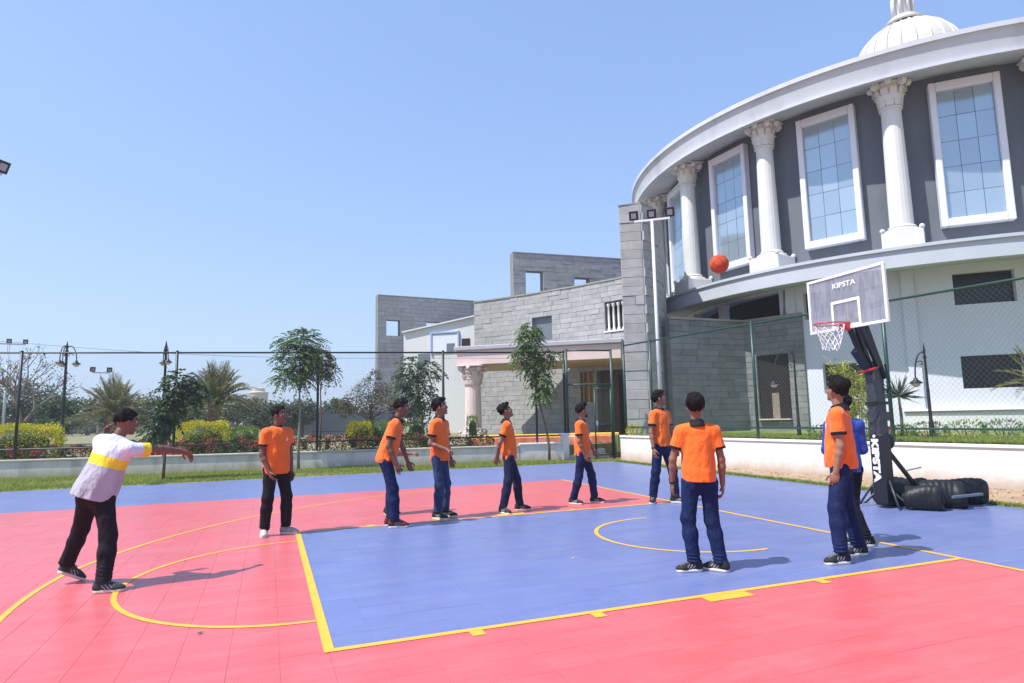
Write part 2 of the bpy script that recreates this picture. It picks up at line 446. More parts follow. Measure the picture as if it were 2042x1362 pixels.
class MB:
    """Collects faces in world (or local) coordinates and links them as ONE mesh object."""
    def __init__(self):
        self.v, self.f, self.mi, self.m = [], [], [], 0

    def add(self, vs, fs):
        k = len(self.v)
        self.v.extend([tuple(map(float, p)) for p in vs])
        for f in fs:
            self.f.append([i + k for i in f]); self.mi.append(self.m)
        return self

    def box(self, c, s, rz=0.0, tilt=None):
        x, y, z = s[0] / 2, s[1] / 2, s[2] / 2
        vs = [(-x, -y, -z), (x, -y, -z), (x, y, -z), (-x, y, -z), (-x, -y, z), (x, -y, z), (x, y, z), (-x, y, z)]
        rot = Matrix.Rotation(rz, 3, 'Z') if tilt is None else tilt
        vs = [rot @ Vector(p) + Vector(c) for p in vs]
        return self.add(vs, [(0, 3, 2, 1), (4, 5, 6, 7), (0, 1, 5, 4), (1, 2, 6, 5), (2, 3, 7, 6), (3, 0, 4, 7)])

    def bevel_box(self, c, s, b, rz=0.0):
        x, y, z = s[0] / 2, s[1] / 2, s[2] / 2
        vs = []
        for zz, i in ((-z, b), (-z + b, 0), (z - b, 0), (z, b)):
            X, Y = x - i, y - i
            vs += [(-X + b * (i == 0), -Y, zz), (X - b * (i == 0), -Y, zz), (X, -Y + b * (i == 0), zz), (X, Y - b * (i == 0), zz),
                   (X - b * (i == 0), Y, zz), (-X + b * (i == 0), Y, zz), (-X, Y - b * (i == 0), zz), (-X, -Y + b * (i == 0), zz)]
        rot = Matrix.Rotation(rz, 3, 'Z')
        vs = [rot @ Vector(p) + Vector(c) for p in vs]
        fs = [tuple(range(7, -1, -1)), tuple(range(24, 32))]
        for k in range(3):
            for i in range(8):
                j = (i + 1) % 8
                fs.append((k * 8 + i, k * 8 + j, k * 8 + 8 + j, k * 8 + 8 + i))
        return self.add(vs, fs)

    def bar(self, a, b, w, h):
        """A square bar from a to b; w sideways, h upwards."""
        a, b = Vector(a), Vector(b)
        d = (b - a).normalized()
        up = Vector((0, 0, 1)) if abs(d.z) < 0.95 else Vector((0, 1, 0))
        s = d.cross(up).normalized() * (w / 2)
        u = s.cross(d).normalized() * (h / 2)
        vs = [a - s - u, a + s - u, a + s + u, a - s + u, b - s - u, b + s - u, b + s + u, b - s + u]
        return self.add(vs, [(3, 2, 1, 0), (4, 5, 6, 7), (0, 1, 5, 4), (1, 2, 6, 5), (2, 3, 7, 6), (3, 0, 4, 7)])

    def tube(self, pts, r, n=8, closed=False, caps=True):
        pts = [Vector(p) for p in pts]
        N = len(pts)
        rs = r if isinstance(r, (list, tuple)) else [r] * N
        vs, prev = [], None
        for i, p in enumerate(pts):
            if closed:
                d = pts[(i + 1) % N] - pts[i - 1]
            else:
                d = pts[min(i + 1, N - 1)] - pts[max(i - 1, 0)]
            d.normalize()
            if prev is None:
                a = Vector((0, 0, 1)) if abs(d.z) < 0.9 else Vector((1, 0, 0))
                s = d.cross(a).normalized()
            else:
                s = (prev - d * prev.dot(d)).normalized()
            prev = s
            t = d.cross(s)
            for k in range(n):
                a = 2 * PI * k / n
                vs.append(p + (s * math.cos(a) + t * math.sin(a)) * rs[i])
        fs = []
        for i in range(N if closed else N - 1):
            j = (i + 1) % N
            for k in range(n):
                q = (k + 1) % n
                fs.append((i * n + k, i * n + q, j * n + q, j * n + k))
        if caps and not closed:
            fs.append(tuple(range(n - 1, -1, -1)))
            fs.append(tuple((N - 1) * n + k for k in range(n)))
        return self.add(vs, fs)

    def lathe(self, prof, c=(0, 0, 0), n=32, a0=0.0, a1=2 * PI, mod=None):
        """Revolve (r, z) pairs about a vertical axis at c. Faces outward when z rises along the profile."""
        full = abs(a1 - a0 - 2 * PI) < 1e-6
        cols = n if full else n + 1
        vs = []
        for r, z in prof:
            for k in range(cols):
                a = a0 + (a1 - a0) * k / n
                rr = r * (mod(a) if mod else 1)
                vs.append((c[0] + rr * math.cos(a), c[1] + rr * math.sin(a), c[2] + z))
        fs = []
        for i in range(len(prof) - 1):
            for k in range(n):
                q = (k + 1) % cols
                fs.append((i * cols + k, i * cols + q, (i + 1) * cols + q, (i + 1) * cols + k))
        return self.add(vs, fs)

    def ellipsoid(self, c, r, n=12, m=8):
        vs = [(c[0], c[1], c[2] - r[2])]
        for i in range(1, m):
            t = PI * i / m
            for k in range(n):
                a = 2 * PI * k / n
                vs.append((c[0] + r[0] * math.sin(t) * math.cos(a), c[1] + r[1] * math.sin(t) * math.sin(a), c[2] - r[2] * math.cos(t)))
        vs.append((c[0], c[1], c[2] + r[2]))
        fs = [(0, 1 + (k + 1) % n, 1 + k) for k in range(n)]
        for i in range(m - 2):
            for k in range(n):
                q = (k + 1) % n
                fs.append((1 + i * n + k, 1 + i * n + q, 1 + (i + 1) * n + q, 1 + (i + 1) * n + k))
        L = len(vs) - 1
        b = 1 + (m - 2) * n
        fs += [(L, b + k, b + (k + 1) % n) for k in range(n)]
        return self.add(vs, fs)

    def build(self, name, mats, parent=None, smooth=False, base=None, local=False):
        """base: world point that becomes the object's origin (top-level); parts take their thing's origin. local: vertices are already
        in the thing's own frame."""
        if not isinstance(mats, (list, tuple)): mats = [mats]
        if parent is not None:
            o0 = np.zeros(3) if local else origin_of(parent)
        else:
            o0 = np.array(base if base is not None else (0, 0, 0), float)
        me = bpy.data.meshes.new(name)
        me.from_pydata([tuple(np.array(p) - o0) for p in self.v], [], self.f)
        for m in mats: me.materials.append(m)
        me.polygons.foreach_set('material_index', self.mi)
        me.polygons.foreach_set('use_smooth', [bool(smooth)] * len(self.f))
        me.update()
        ob = link(name, me, parent)
        if parent is None: ob.location = o0
        return ob


def smooth_by_angle(o, deg=40):
    me = o.data
    me.polygons.foreach_set('use_smooth', [True] * len(me.polygons))
    me.set_sharp_from_angle(angle=R(deg))
    return o


def copy_tree(o, parent=None):
    c = o.copy()
    COL.objects.link(c)
    c.parent = parent
    for ch in o.children:
        copy_tree(ch, c)
    return c
# ================================================================== THE SETTING: ground, court, walls
def sheet(name, poly, z, m, kind='structure', skirt=0.0):
    b = MB()
    n = len(poly)
    vs = [(x, y, z) for x, y in poly]
    b.add(vs, [tuple(range(n))])
    if skirt:
        b.add(vs + [(x, y, z - skirt) for x, y in poly], [(i, n + i, n + (i + 1) % n, (i + 1) % n) for i in range(n)])
    o = b.build(name, m)
    return tag(o, kind=kind)


sheet('ground', [(-420, -420), (420, -420), (420, 420), (-420, 420)], -0.034, M['soil'])
BW_A, BW_B = np.array([-30.0, 19.02]), np.array([3.15, 13.1])      # back wall, inner foot
RW_A, RW_B = np.array([4.9, 12.5]), np.array([8.33, -12.0])         # right wall, inner foot
_bd = (BW_B - BW_A) / np.linalg.norm(BW_B - BW_A); _bn = np.array([-_bd[1], _bd[0]])   # outwards (away from the court)
_rd = (RW_B - RW_A) / np.linalg.norm(RW_B - RW_A); _rn = np.array([-_rd[1], _rd[0]])
sheet('garden_ground', [tuple(BW_A - _bd * 380 + _bn * .2), tuple(BW_B + _bn * .2), (4.9, 13.6), (419, 13.6), (419, 419), (-404, 419)], 0.5, M['garden'], skirt=0.5)
sheet('grass_bank', [tuple(RW_A + _rn * .2), tuple(RW_B + _rn * .2), (60, -12), (60, 13.4), (5.2, 13.4)], 0.80, M['turf'], skirt=0.6)
sheet('lawn_strip', [(-30, 11.645), (4.05, 11.645), (4.75, 12.5), tuple(BW_B), tuple(BW_A)], 0.0, M['turf'])
sheet('lawn_edge', [(4.05, -9.0), (4.28, -9.0), (4.28, 10.9), (4.75, 12.5), (4.05, 11.66)], 0.0, M['turf'])
b = MB()
for i in range(3):
    b.box((4.02, 13.25 + .3 * i, 0.08 * (i + 1)), (1.5, .3 + .002 * i, .16 * (i + 1)), rz=-0.17)
tag(b.build('gate_steps', M['paving']), kind='structure')

# ---- court of interlocking plastic tiles, 30.5 cm pitch
P, PY = 0.3113, 0.3062      # tile pitch along and across the lane
court = thing('sports_court', 'red and blue interlocking plastic tile basketball court with yellow lines', 'court', (0, 0, 0))
court['kind'] = 'structure'
b = MB(); b.box((-7.5, 2.0, -0.022), (23.0, 19.0, 0.012))
b.build('court_bed', M['stone_core'], court)


def tile_colour(i, j):
    x, y = (i + .5) * P, (j + .5) * PY
    if x > 0 or y > 23 * PY: return 1
    if x > -20 * P and abs(y) < 8 * PY: return 1
    return 0


def tile_geo():
    h, g, c = P / 2 - 0.0008, 0.0012, 0.0013
    vs = []
    for z, s in ((-0.016, h), (-c, h), (0.0, h - c)):
        t = s - (P - PY) / 2
        vs += [(-s, -t, z), (s, -t, z), (s, t, z), (-s, t, z)]
    fs = [(8, 9, 10, 11)]
    for k in (0, 1):
        for i in range(4):
            j = (i + 1) % 4
            fs.append((k * 4 + i, k * 4 + j, k * 4 + 4 + j, k * 4 + 4 + i))
    return np.array(vs), np.array(fs)


TV, TF = tile_geo()
tile_me = [np_mesh('court_tile', TV, TF, [M['tile_red']]), np_mesh('court_tile', TV, TF, [M['tile_blue']])]
vis = []
Rm = np.array([_r, _u, _f])
allt = [(i, j) for i in range(-62, 13) for j in range(-25, 38)]
for i, j in allt:
    d = Rm @ (np.array([(i + .5) * P, (j + .5) * PY, 0]) - CAM)
    if d[2] > 1 and abs(d[0] / d[2]) < 0.83 and -0.56 < d[1] / d[2]:
        vis.append((d[2], i, j))
near = set((i, j) for _, i, j in sorted(vis)[:300])
rest = {0: [], 1: []}
for i, j in allt:
    c = tile_colour(i, j)
    z = rnd.uniform(-0.0006, 0.0006)
    if (i, j) in near:
        link('court_tile', tile_me[c], court, ((i + .5) * P, (j + .5) * PY, z))
    else:
        rest[c].append(((i + .5) * P, (j + .5) * PY, z))
for c, nm in ((0, 'red_tile_field'), (1, 'blue_tile_field')):
    C = np.array(rest[c])
    V = (TV[None] + C[:, None]).reshape(-1, 3)
    F = (TF[None] + (np.arange(len(C)) * len(TV))[:, None, None]).reshape(-1, 4)
    tag(link(nm, np_mesh(nm, V, F, [M['tile_red' if c == 0 else 'tile_blue']]), court), kind='stuff')

# ---- yellow lines, thin sheets just above the tiles
LZ = 0.004
def strip(name, pts, w, closed=False, z=LZ):
    b = MB()
    pts = [np.array(p, float) for p in pts]
    vs = []
    for i, p in enumerate(pts):
        d = pts[min(i + 1, len(pts) - 1)] - pts[max(i - 1, 0)]
        d /= np.linalg.norm(d)
        nrm = np.array([-d[1], d[0]]) * w / 2
        vs += [(*(p - nrm), z), (*(p + nrm), z)]
    fs = [(2 * i, 2 * i + 2, 2 * i + 3, 2 * i + 1) for i in range(len(pts) - 1)]
    b.add(vs, fs)
    return b.build(name, M['line'], court)


FX, KY = -6.226, 2.45
strip('free_throw_line', [(FX, -KY - .03), (FX, KY + .03)], 0.068)
strip('lane_line', [(FX + .034, -KY), (-.03, -KY)], 0.06)
strip('lane_line', [(FX + .034, KY), (-.03, KY)], 0.06)
strip('base_line', [(0, -12), (0, 7.03)], 0.06)
for m0, m1 in ((1.89, 1.99), (2.79, 3.24), (4.18, 4.28), (5.16, 5.26)):
    for s in (-1, 1):
        w = .10 if m1 - m0 < .2 else .13
        strip('lane_mark', [(-m1, s * (KY + .033 + w / 2)), (-m0, s * (KY + .033 + w / 2))], w)
strip('free_throw_arc', [(FX - .03 - 1.66 * math.cos(a), 1.75 * math.sin(a)) for a in np.linspace(-PI / 2 + .0, PI / 2, 60)], 0.048)
strip('no_charge_arc', [(-1.48 - 1.23 * math.cos(a), 1.23 * math.sin(a)) for a in np.linspace(-PI / 2 - .09, PI / 2 + .09, 48)], 0.05)
arc = []
for a in np.linspace(-1.15, 1.30, 90):
    rr = 7.16 - 0.42 * max(0, min(1, (a - 0.15) / 0.75))
    arc.append((-1.48 - rr * math.cos(a), rr * math.sin(a)))
strip('three_point_arc', arc, 0.05)
strip('court_scuff', [(-3.56, -.70), (-3.51, -.66), (-3.46, -.68)], 0.022).data.materials[0] = M['cap']

# ---- low perimeter walls
def low_wall(name, label, A, Bp, nrm, z1, paint, cap, base_z=-.03, t=.2):
    A, Bp = np.array(A), np.array(Bp)
    L = np.linalg.norm(Bp - A); d = (Bp - A) / L
    c = (A + Bp) / 2 + nrm * t / 2
    a = math.atan2(d[1], d[0])
    o = thing(name, label, 'wall', (*c, 0))
    MB().box((*c, (base_z + z1 - .06) / 2), (L, t, z1 - .06 - base_z), a).build('wall_body', paint, o)
    MB().bevel_box((*c, z1 - .03 + .002), (L + .02, t + .07, .06), .012, a).build('coping', cap, o)
    return o


def at_back(x):     # point of the back wall's inner foot with that x
    t = (x - BW_A[0]) / _bd[0]
    return BW_A + _bd * t


low_wall('back_wall', 'long weathered grey white low wall behind the lawn strip', BW_A, at_back(1.45), _bn, .56, M['wall_paint'], M['cap'])
low_wall('back_wall', 'short whiter low wall section left of the green gate', at_back(1.47), BW_B, _bn, .62, M['wall_white'], M['cap_white'])  # this section is whiter than the long wall
low_wall('side_wall', 'bright white low wall along the dirt strip behind the hoop', RW_A, RW_B, _rn, .80, M['wall_white'], M['cap_white'])
o = thing('gate_pier', 'short white pier at the left side of the green gate', 'pier', (*BW_B, 0))
MB().bevel_box((BW_B[0] - .08, BW_B[1] + .08, .42), (.24, .3, .9), .015, math.atan2(_bd[1], _bd[0])).build('pier_body', M['wall_white'], o)
MB().bevel_box((BW_B[0] - .08, BW_B[1] + .08, .9), (.3, .36, .06), .012, math.atan2(_bd[1], _bd[0])).build('pier_cap', M['cap_white'], o)

# ---- fences
def chain_link(A, Bp, z0, z1, dia, r):
    """Two crossing families of straight diagonal wires."""
    A, Bp = np.array(A, float), np.array(Bp, float)
    L = np.linalg.norm(Bp - A); d = (Bp - A) / L
    nrm = np.array([-d[1], d[0]])
    H = z1 - z0
    slope = 1.15
    run = H / slope
    segs = []
    for s in (1, -1):
        for k in np.arange(-run, L + run, dia):
            u0, u1 = (k, k + run) if s > 0 else (k + run, k)
            lo, hi = z0, z1
            def clip(u0, zA, u1, zB):
                if u0 == u1: return None
                ta, tb = 0.0, 1.0
                du = u1 - u0
                t1, t2 = (0 - u0) / du, (L - u0) / du
                ta, tb = max(ta, min(t1, t2)), min(tb, max(t1, t2))
                if tb - ta < .01: return None
                return u0 + du * ta, zA + (zB - zA) * ta, u0 + du * tb, zA + (zB - zA) * tb
            q = clip(u0, lo, u1, hi)
            if q: segs.append((*q, s * r))
    V, F = [], []
    for (ua, za, ub, zb, off) in segs:
        a = np.array([*(A + d * ua + nrm * off), za]); bb = np.array([*(A + d * ub + nrm * off), zb])
        t = (bb - a) / np.linalg.norm(bb - a)
        s1 = np.array([nrm[0], nrm[1], 0]) * r
        s2 = np.cross(t, s1)
        k = len(V)
        V += [a + s1, a + s2, a - s1, a - s2, bb + s1, bb + s2, bb - s1, bb - s2]
        for i in range(4):
            j = (i + 1) % 4
            F.append((k + i, k + j, k + 4 + j, k + 4 + i))
    return np.array(V), np.array(F)


def fence(name, label, A, Bp, us, z0, z1, pm, wm, rail_z, wr):
    A, Bp = np.array(A, float), np.array(Bp, float)
    L = np.linalg.norm(Bp - A); d = (Bp - A) / L
    root = thing(name, label, 'fence', (*A, z0))
    for u in us:
        q = A + d * u
        MB().tube([(*q, z0 - .05), (*q, z1)], .042, 10).build('post', pm, root, True)
        MB().lathe([(.045, 0), (.05, .012), (.03, .05), (.0, .06)], (*q, z1), 10).build('post_cap', pm, root, True)
    for z in rail_z:
        MB().tube([(*A, z), (*Bp, z)], .028 if z > 2 else .024, 8).build('rail', pm, root, True)
    V, F = chain_link(A, Bp, z0 + .02, z1 - .05, .105, wr)
    tag(link('wire_mesh', np_mesh('wire_mesh', V - np.array([*A, z0]), F, [wm]), root), kind='stuff')
    return root


fo = _bn * .12
FA, FB = at_back(-27.0) + fo, at_back(3.15) + fo
def ub(x): return (x - FA[0]) / _bd[0]
fence('chain_link_fence', 'dark chain link fence standing on the back wall behind the flower hedge', FA, FB,
      [ub(x) for x in (-26.5, -22.2, -17.9, -13.72, -9.4, -5.14, -1.08, 2.12)] + [ub(3.13)], .56, 3.80, M['dark_metal'], M['wire'], (.86, 3.78), .0011)
ro = _rn * .12
SA, SB = RW_A + ro + _rd * .15, RW_B + ro
fence('chain_link_fence', 'green chain link fence on the white side wall behind the hoop', SA, SB,
      [.05, 1.45, 5.65, 9.3, 13.4, 17.5, 21.5], .80, 3.98, M['green_metal'], M['wire_grey'], (1.10, 3.96), .0015)

# gate: two tall posts, a transom and a narrow leaf standing open
g0, g1 = np.array([3.2, 13.14]), np.array([4.84, 12.84])
gate = thing('fence_gate', 'green steel gate frame with a narrow leaf between the two walls', 'gate', (*g0, 0))
gd = (g1 - g0) / np.linalg.norm(g1 - g0)
for q, zb in ((g0 + gd * .0, .9), (g1, 0.0)):
    MB().tube([(*q, zb), (*q, 3.9)], .045, 10).build('gate_post', M['green_metal'], gate, True)
for z in (3.84, 2.62):
    MB().tube([(*g0, z), (*g1, z)], .03, 8).build('transom', M['green_metal'], gate, True)
l0, l1 = g0 + gd * 1.0, g1 - gd * .06
lf = MB()
for q in (l0, l1): lf.tube([(*q, .12), (*q, 2.5)], .026, 8)
for z in (.14, 1.2, 2.48): lf.tube([(*l0, z), (*l1, z)], .022, 8)
lfo = lf.build('gate_leaf', M['green_metal'], gate, True)
V, F = chain_link(l0, l1, .15, 2.47, .105, .0015)
tag(link('leaf_mesh', np_mesh('leaf_mesh', V - np.array([*g0, 0]), F, [M['wire']]), lfo), kind='stuff')
MB().box((*(l0 + gd * .05 + np.array([.0, -.04])), 1.25), (.05, .05, .16)).build('latch', M['pole'], lfo)
# ================================================================== BUILDINGS
BC = np.array([22.734, 14.436])
TH0, DTH = -2.5152, -0.36104


def polar(r, a, z): return (BC[0] + r * math.cos(a), BC[1] + r * math.sin(a), z)


def ring_wall(name, r, a0, a1, z0, z1, holes, depth, m, parent, step=R(2.2)):
    """Curved wall face with real rectangular openings (angle, angle, z, z) and reveals going inwards."""
    As = sorted(set([a0, a1] + [h[0] for h in holes] + [h[1] for h in holes]))
    full = []
    for p, q in zip(As[:-1], As[1:]):
        n = max(1, int(math.ceil((q - p) / step)))
        full += [p + (q - p) * k / n for k in range(n)]
    full.append(a1)
    Zs = sorted(set([z0, z1] + [h[2] for h in holes] + [h[3] for h in holes]))
    b = MB()
    def inhole(a, z): return any(h[0] < a < h[1] and h[2] < z < h[3] for h in holes)
    for p, q in zip(full[:-1], full[1:]):
        for z, w in zip(Zs[:-1], Zs[1:]):
            if not inhole((p + q) / 2, (z + w) / 2):
                b.add([polar(r, p, z), polar(r, q, z), polar(r, q, w), polar(r, p, w)], [(0, 1, 2, 3)])
    for h in holes:
        for a in (h[0], h[1]):
            b.add([polar(r, a, h[2]), polar(r, a, h[3]), polar(r - depth, a, h[3]), polar(r - depth, a, h[2])], [(0, 1, 2, 3)])
        sub = [x for x in full if h[0] - 1e-9 <= x <= h[1] + 1e-9]
        for z in (h[2], h[3]):
            for p, q in zip(sub[:-1], sub[1:]):
                b.add([polar(r, p, z), polar(r, q, z), polar(r - depth, q, z), polar(r - depth, p, z)], [(0, 1, 2, 3)])
    return b.build(name, m, parent, False)


rot = thing('rotunda', 'tall round grey building with white columns, tall windows and a small dome', 'building', (BC[0], BC[1], .8))
RC = np.array([BC[0], BC[1], .8])
# main storey, cornice, ledge
b = MB(); b.lathe([(11.45, 6.6), (11.45, 12.9)], (*BC, 0), 180); b.build('drum_wall', M['charcoal'], rot, True)
b = MB(); b.lathe([(11.5, 12.74), (12.5, 12.56), (12.95, 12.40), (13.10, 12.38), (13.10, 12.46), (13.05, 12.48), (13.13, 13.10), (13.16, 13.16), (13.24, 13.16), (13.24, 13.32), (13.1, 13.36), (10.0, 13.42)], (*BC, 0), 200)
smooth_by_angle(b.build('cornice', M['fascia'], rot), 30)
b = MB(); b.lathe([(10.9, 6.30), (12.6, 6.10), (12.72, 6.06), (12.80, 6.08), (12.80, 6.62), (12.88, 6.64), (12.88, 6.74), (12.8, 6.76), (11.4, 6.80)], (*BC, 0), 200)
smooth_by_angle(b.build('ledge', M['ledge'], rot), 30)

# lower storey with openings
DEG = R(1)
low_holes = [(-137.5 * DEG, -128.6 * DEG, 4.92, 5.98), (-137.5 * DEG, -128.7 * DEG, 2.15, 3.22), (-159.4 * DEG, -151.2 * DEG, 2.15, 3.2),
             (-162.1 * DEG, -153.0 * DEG, 4.95, 5.98), (-118.0 * DEG, -109.0 * DEG, 4.92, 5.98), (-118 * DEG, -109.0 * DEG, 2.15, 3.22),
             (-183.0 * DEG, -167.2 * DEG, 4.95, 6.2), (-197 * DEG, -184.6 * DEG, 4.95, 6.2)]
ring_wall('lower_wall', 11.0, -230 * DEG, -60 * DEG, .7, 6.31, low_holes, .35, M['lower'], rot)
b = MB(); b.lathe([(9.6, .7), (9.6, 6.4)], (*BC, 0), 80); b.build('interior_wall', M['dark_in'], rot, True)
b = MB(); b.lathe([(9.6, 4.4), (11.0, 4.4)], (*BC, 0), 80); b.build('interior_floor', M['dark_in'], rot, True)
for k, h in enumerate(low_holes[:6]):
    a = (h[0] + h[1]) / 2
    n = 5
    w = MB()
    for i in range(n):
        p, q = h[0] + (h[1] - h[0]) * i / n, h[0] + (h[1] - h[0]) * (i + 1) / n
        w.add([polar(10.78, p, h[2]), polar(10.78, q, h[2]), polar(10.78, q, h[3]), polar(10.78, p, h[3])], [(0, 1, 2, 3)])
    wo = w.build('lower_window', M['dark_glass'], rot)
for a in (-144.2, -121.5, -164.6):
    pa = a * DEG
    MB().box(polar(11.03, pa, 3.52), (.16, .38, 5.5), pa).build('pilaster', M['lower'], rot)
pl = MB(); pl.lathe([(11.0, 1.52), (11.30, 1.50), (11.34, 1.46), (11.34, .7)][::-1], (*BC, 0), 50, -146.5 * DEG, -70 * DEG); pl.build('plinth', M['white'], rot)
pl = MB(); pl.lathe([(11.36, 1.40), (11.40, 1.40), (11.40, 1.44), (11.36, 1.44)], (*BC, 0), 50, -146.4 * DEG, -70 * DEG); pl.build('plinth_strip', M['board_bar'], rot)
MB().tube([polar(11.08, -165.6 * DEG, 6.2), polar(11.08, -165.8 * DEG, 5.5), polar(11.06, -166.4 * DEG, 4.9), polar(11.06, -166.4 * DEG, 4.2)], .05, 8).build('drain_pipe', M['slate'], rot, True)

# tall windows: frame, panes 3 x 5
def window(a):
    t = Vector((-math.sin(a), math.cos(a), 0)); o = Vector((math.cos(a), math.sin(a), 0))
    def pt(u, z, r): return Vector(polar(r, a, 0)) + t * u + Vector((0, 0, z))
    W, Z0, Z1 = 1.0, 7.44, 12.42
    s, tp, bt = .20, .30, .27
    fr = MB()
    rz = a
    for (u, z, w, h) in ((-W + s / 2, (Z0 + Z1) / 2, s, Z1 - Z0), (W - s / 2, (Z0 + Z1) / 2, s, Z1 - Z0),
                         (0, Z1 - tp / 2, 2 * W - 2 * s - .004, tp), (0, Z0 + bt / 2, 2 * W - 2 * s - .004, bt)):
        fr.bevel_box(pt(u, z, 11.585), (.30, w, h), .025, rz)
    fr.m = 1
    fr.box(pt(0, (Z0 + bt + Z1 - tp) / 2, 11.50), (.05, 2 * W - 2 * s, Z1 - Z0 - tp - bt), rz)
    wo = fr.build('window', [M['frame'], M['black_paint']], rot)
    wo['label'] = 'tall window with white frame and blue mirrored panes'
    x0, x1, y0, y1 = -W + s + .005, W - s - .005, Z0 + bt + .005, Z1 - tp - .005
    for i in range(3):
        for j in range(5):
            pw, ph = (x1 - x0) / 3, (y1 - y0) / 5
            c = pt(x0 + pw * (i + .5), y0 + ph * (j + .5), 11.56)
            rng = Matrix.Rotation(rz + rnd.uniform(-.012, .012), 3, 'Z') @ Matrix.Rotation(rnd.uniform(-.012, .012), 3, 'Y')
            m = MB(); m.box(c, (.03, pw - .014, ph - .014), tilt=rng)
            m.build('pane', M['glass'], wo)


for i in range(-3, 6):
    window(TH0 + (i - .5) * DTH)


# Corinthian columns
def column_parts(r0, r1, z0, z1, ped, cap_w, cap_h, flutes, parent, c, rz, pm, ped_h=.55):
    """pedestal, fluted shaft, leafy capital as one part with two sub-parts."""
    n = flutes * 4
    mod = lambda a: 1 - .022 * (0.5 + 0.5 * math.cos(flutes * a)) ** 2
    sh = MB()
    zs, ze = z0 + ped_h + .24, z1 - cap_h
    prof = []
    for k in range(9):
        t = k / 8
        prof.append((r0 + (r1 - r0) * t ** 1.4, zs + (ze - zs) * t))
    sh.lathe(prof, c, n, mod=mod)
    shaft = sh.build('column', pm, parent, True)
    pd = MB()
    pd.bevel_box((c[0], c[1], c[2] + z0 + ped_h / 2), (ped, ped, ped_h), .03, rz)
    pd.lathe([(ped * .46, z0 + ped_h - .002), (ped * .47, z0 + ped_h + .05), (ped * .44, z0 + ped_h + .10), (r0 * 1.16, z0 + ped_h + .12), (r0 * 1.13, z0 + ped_h + .16),
              (r0 * 1.20, z0 + ped_h + .20), (r0 * 1.12, z0 + ped_h + .24), (r0 * .9, z0 + ped_h + .25)], c, 32)
    for s in (-1, 1):
        for q in (-1, 1):
            v = Matrix.Rotation(rz, 3, 'Z') @ Vector((s * ped * .46, q * ped * .46, 0))
            pd.ellipsoid((c[0] + v.x, c[1] + v.y, c[2] + z0 + ped_h + .05), (.085, .085, .085), 8, 6)
    smooth_by_angle(pd.build('base', pm, shaft), 35)
    cp = MB()
    zc = z1 - cap_h
    cp.lathe([(r1 * .95, zc - .08), (r1 * 1.18, zc - .05), (r1 * 1.2, zc), (r1 * 1.08, zc + .04), (r1 * 1.1, zc + cap_h * .4), (r1 * 1.3, zc + cap_h * .7), (cap_w * .40, zc + cap_h * .86)], c, 28)
    for tier, (zb, hh, off, k) in enumerate(((.02, .42, 0, 9), (.22, .46, .5, 9))):
        for q in range(k):
            a = rz + 2 * PI * (q + off) / k
            ca, sa = math.cos(a), math.sin(a)
            rr = r1 * 1.14 + tier * .03
            w = r1 * .36
            vs, fs = [], []
            prf = [(0, 0, 1), (.01, .45, 1.2), (.04, .80, 1.1), (.10, .96, .8), (.12, .88, .4)]
            for (o_, z_, ww) in prf:
                for side in (-1, 0, 1):
                    x = rr + o_ * (cap_w / 1.35) + (.035 if side == 0 else 0)
                    y = side * w * ww
                    vs.append((c[0] + x * ca - y * sa, c[1] + x * sa + y * ca, c[2] + zc + (zb + z_ * hh) * cap_h))
            for i in range(len(prf) - 1):
                for s in range(2):
                    fs.append((i * 3 + s, i * 3 + s + 1, i * 3 + s + 4, i * 3 + s + 3))
            cp.add(vs, fs)
    for q in range(4):
        a = rz + PI / 4 + q * PI / 2
        for dz, rad in ((.80, .15), (.80, .09)):
            cc = Vector((c[0] + math.cos(a) * cap_w * .46, c[1] + math.sin(a) * cap_w * .46, c[2] + zc + cap_h * dz))
            tng = Vector((-math.sin(a), math.cos(a), 0))
            cp.tube([cc - tng * (.07 if rad > .1 else .10), cc + tng * (.07 if rad > .1 else .10)], rad * cap_h, 12)
        am = rz + q * PI / 2
        cp.ellipsoid((c[0] + math.cos(am) * cap_w * .47, c[1] + math.sin(am) * cap_w * .47, c[2] + zc + cap_h * .83), (.12 * cap_h,) * 3, 8, 6)
    cp.bevel_box((c[0], c[1], c[2] + zc + cap_h * .955), (cap_w * .93, cap_w * .93, cap_h * .09), .02, rz)
    smooth_by_angle(cp.build('capital', pm, shaft), 45)
    return shaft


for i in range(-3, 7):
    a = TH0 + i * DTH
    column_parts(.355, .30, 6.76, 12.66, 1.20, 1.18, .98, 20, rot, (*polar(12.07, a, 0)[:2], 0), a, M['plaster'])

# dome: drum, ribbed shell with stepped tile courses, lantern of slim columns
DZ, DR = 18.55, 2.42
DC = BC + np.array([.50, -.68])
def dpolar(r, a, z): return (DC[0] + r * math.cos(a), DC[1] + r * math.sin(a), z)
b = MB(); b.lathe([(5.2, 13.3), (5.2, 15.6), (5.5, 15.65), (5.5, 15.9), (2.95, 16.0), (2.95, 17.9), (3.1, 17.95), (3.1, 18.2), (2.4, 18.6)], (*DC, 0), 64)
smooth_by_angle(b.build('dome_drum', M['white'], rot), 30)
prof = []
for k in range(15):
    t = R(2) + (R(71) - R(2)) * k / 14
    r_, z_ = DR * math.cos(t), DZ + DR * math.sin(t)
    prof.append((r_, z_))
    if k < 14:
        t2 = R(2) + (R(71) - R(2)) * (k + .94) / 14
        prof.append((DR * math.cos(t2) , DZ + DR * math.sin(t2)))
        prof.append((DR * math.cos(t2) - .022, DZ + DR * math.sin(t2) + .004))
b = MB(); b.lathe(prof, (*DC, 0), 96)
dome = b.build('dome', M['dome'], rot)
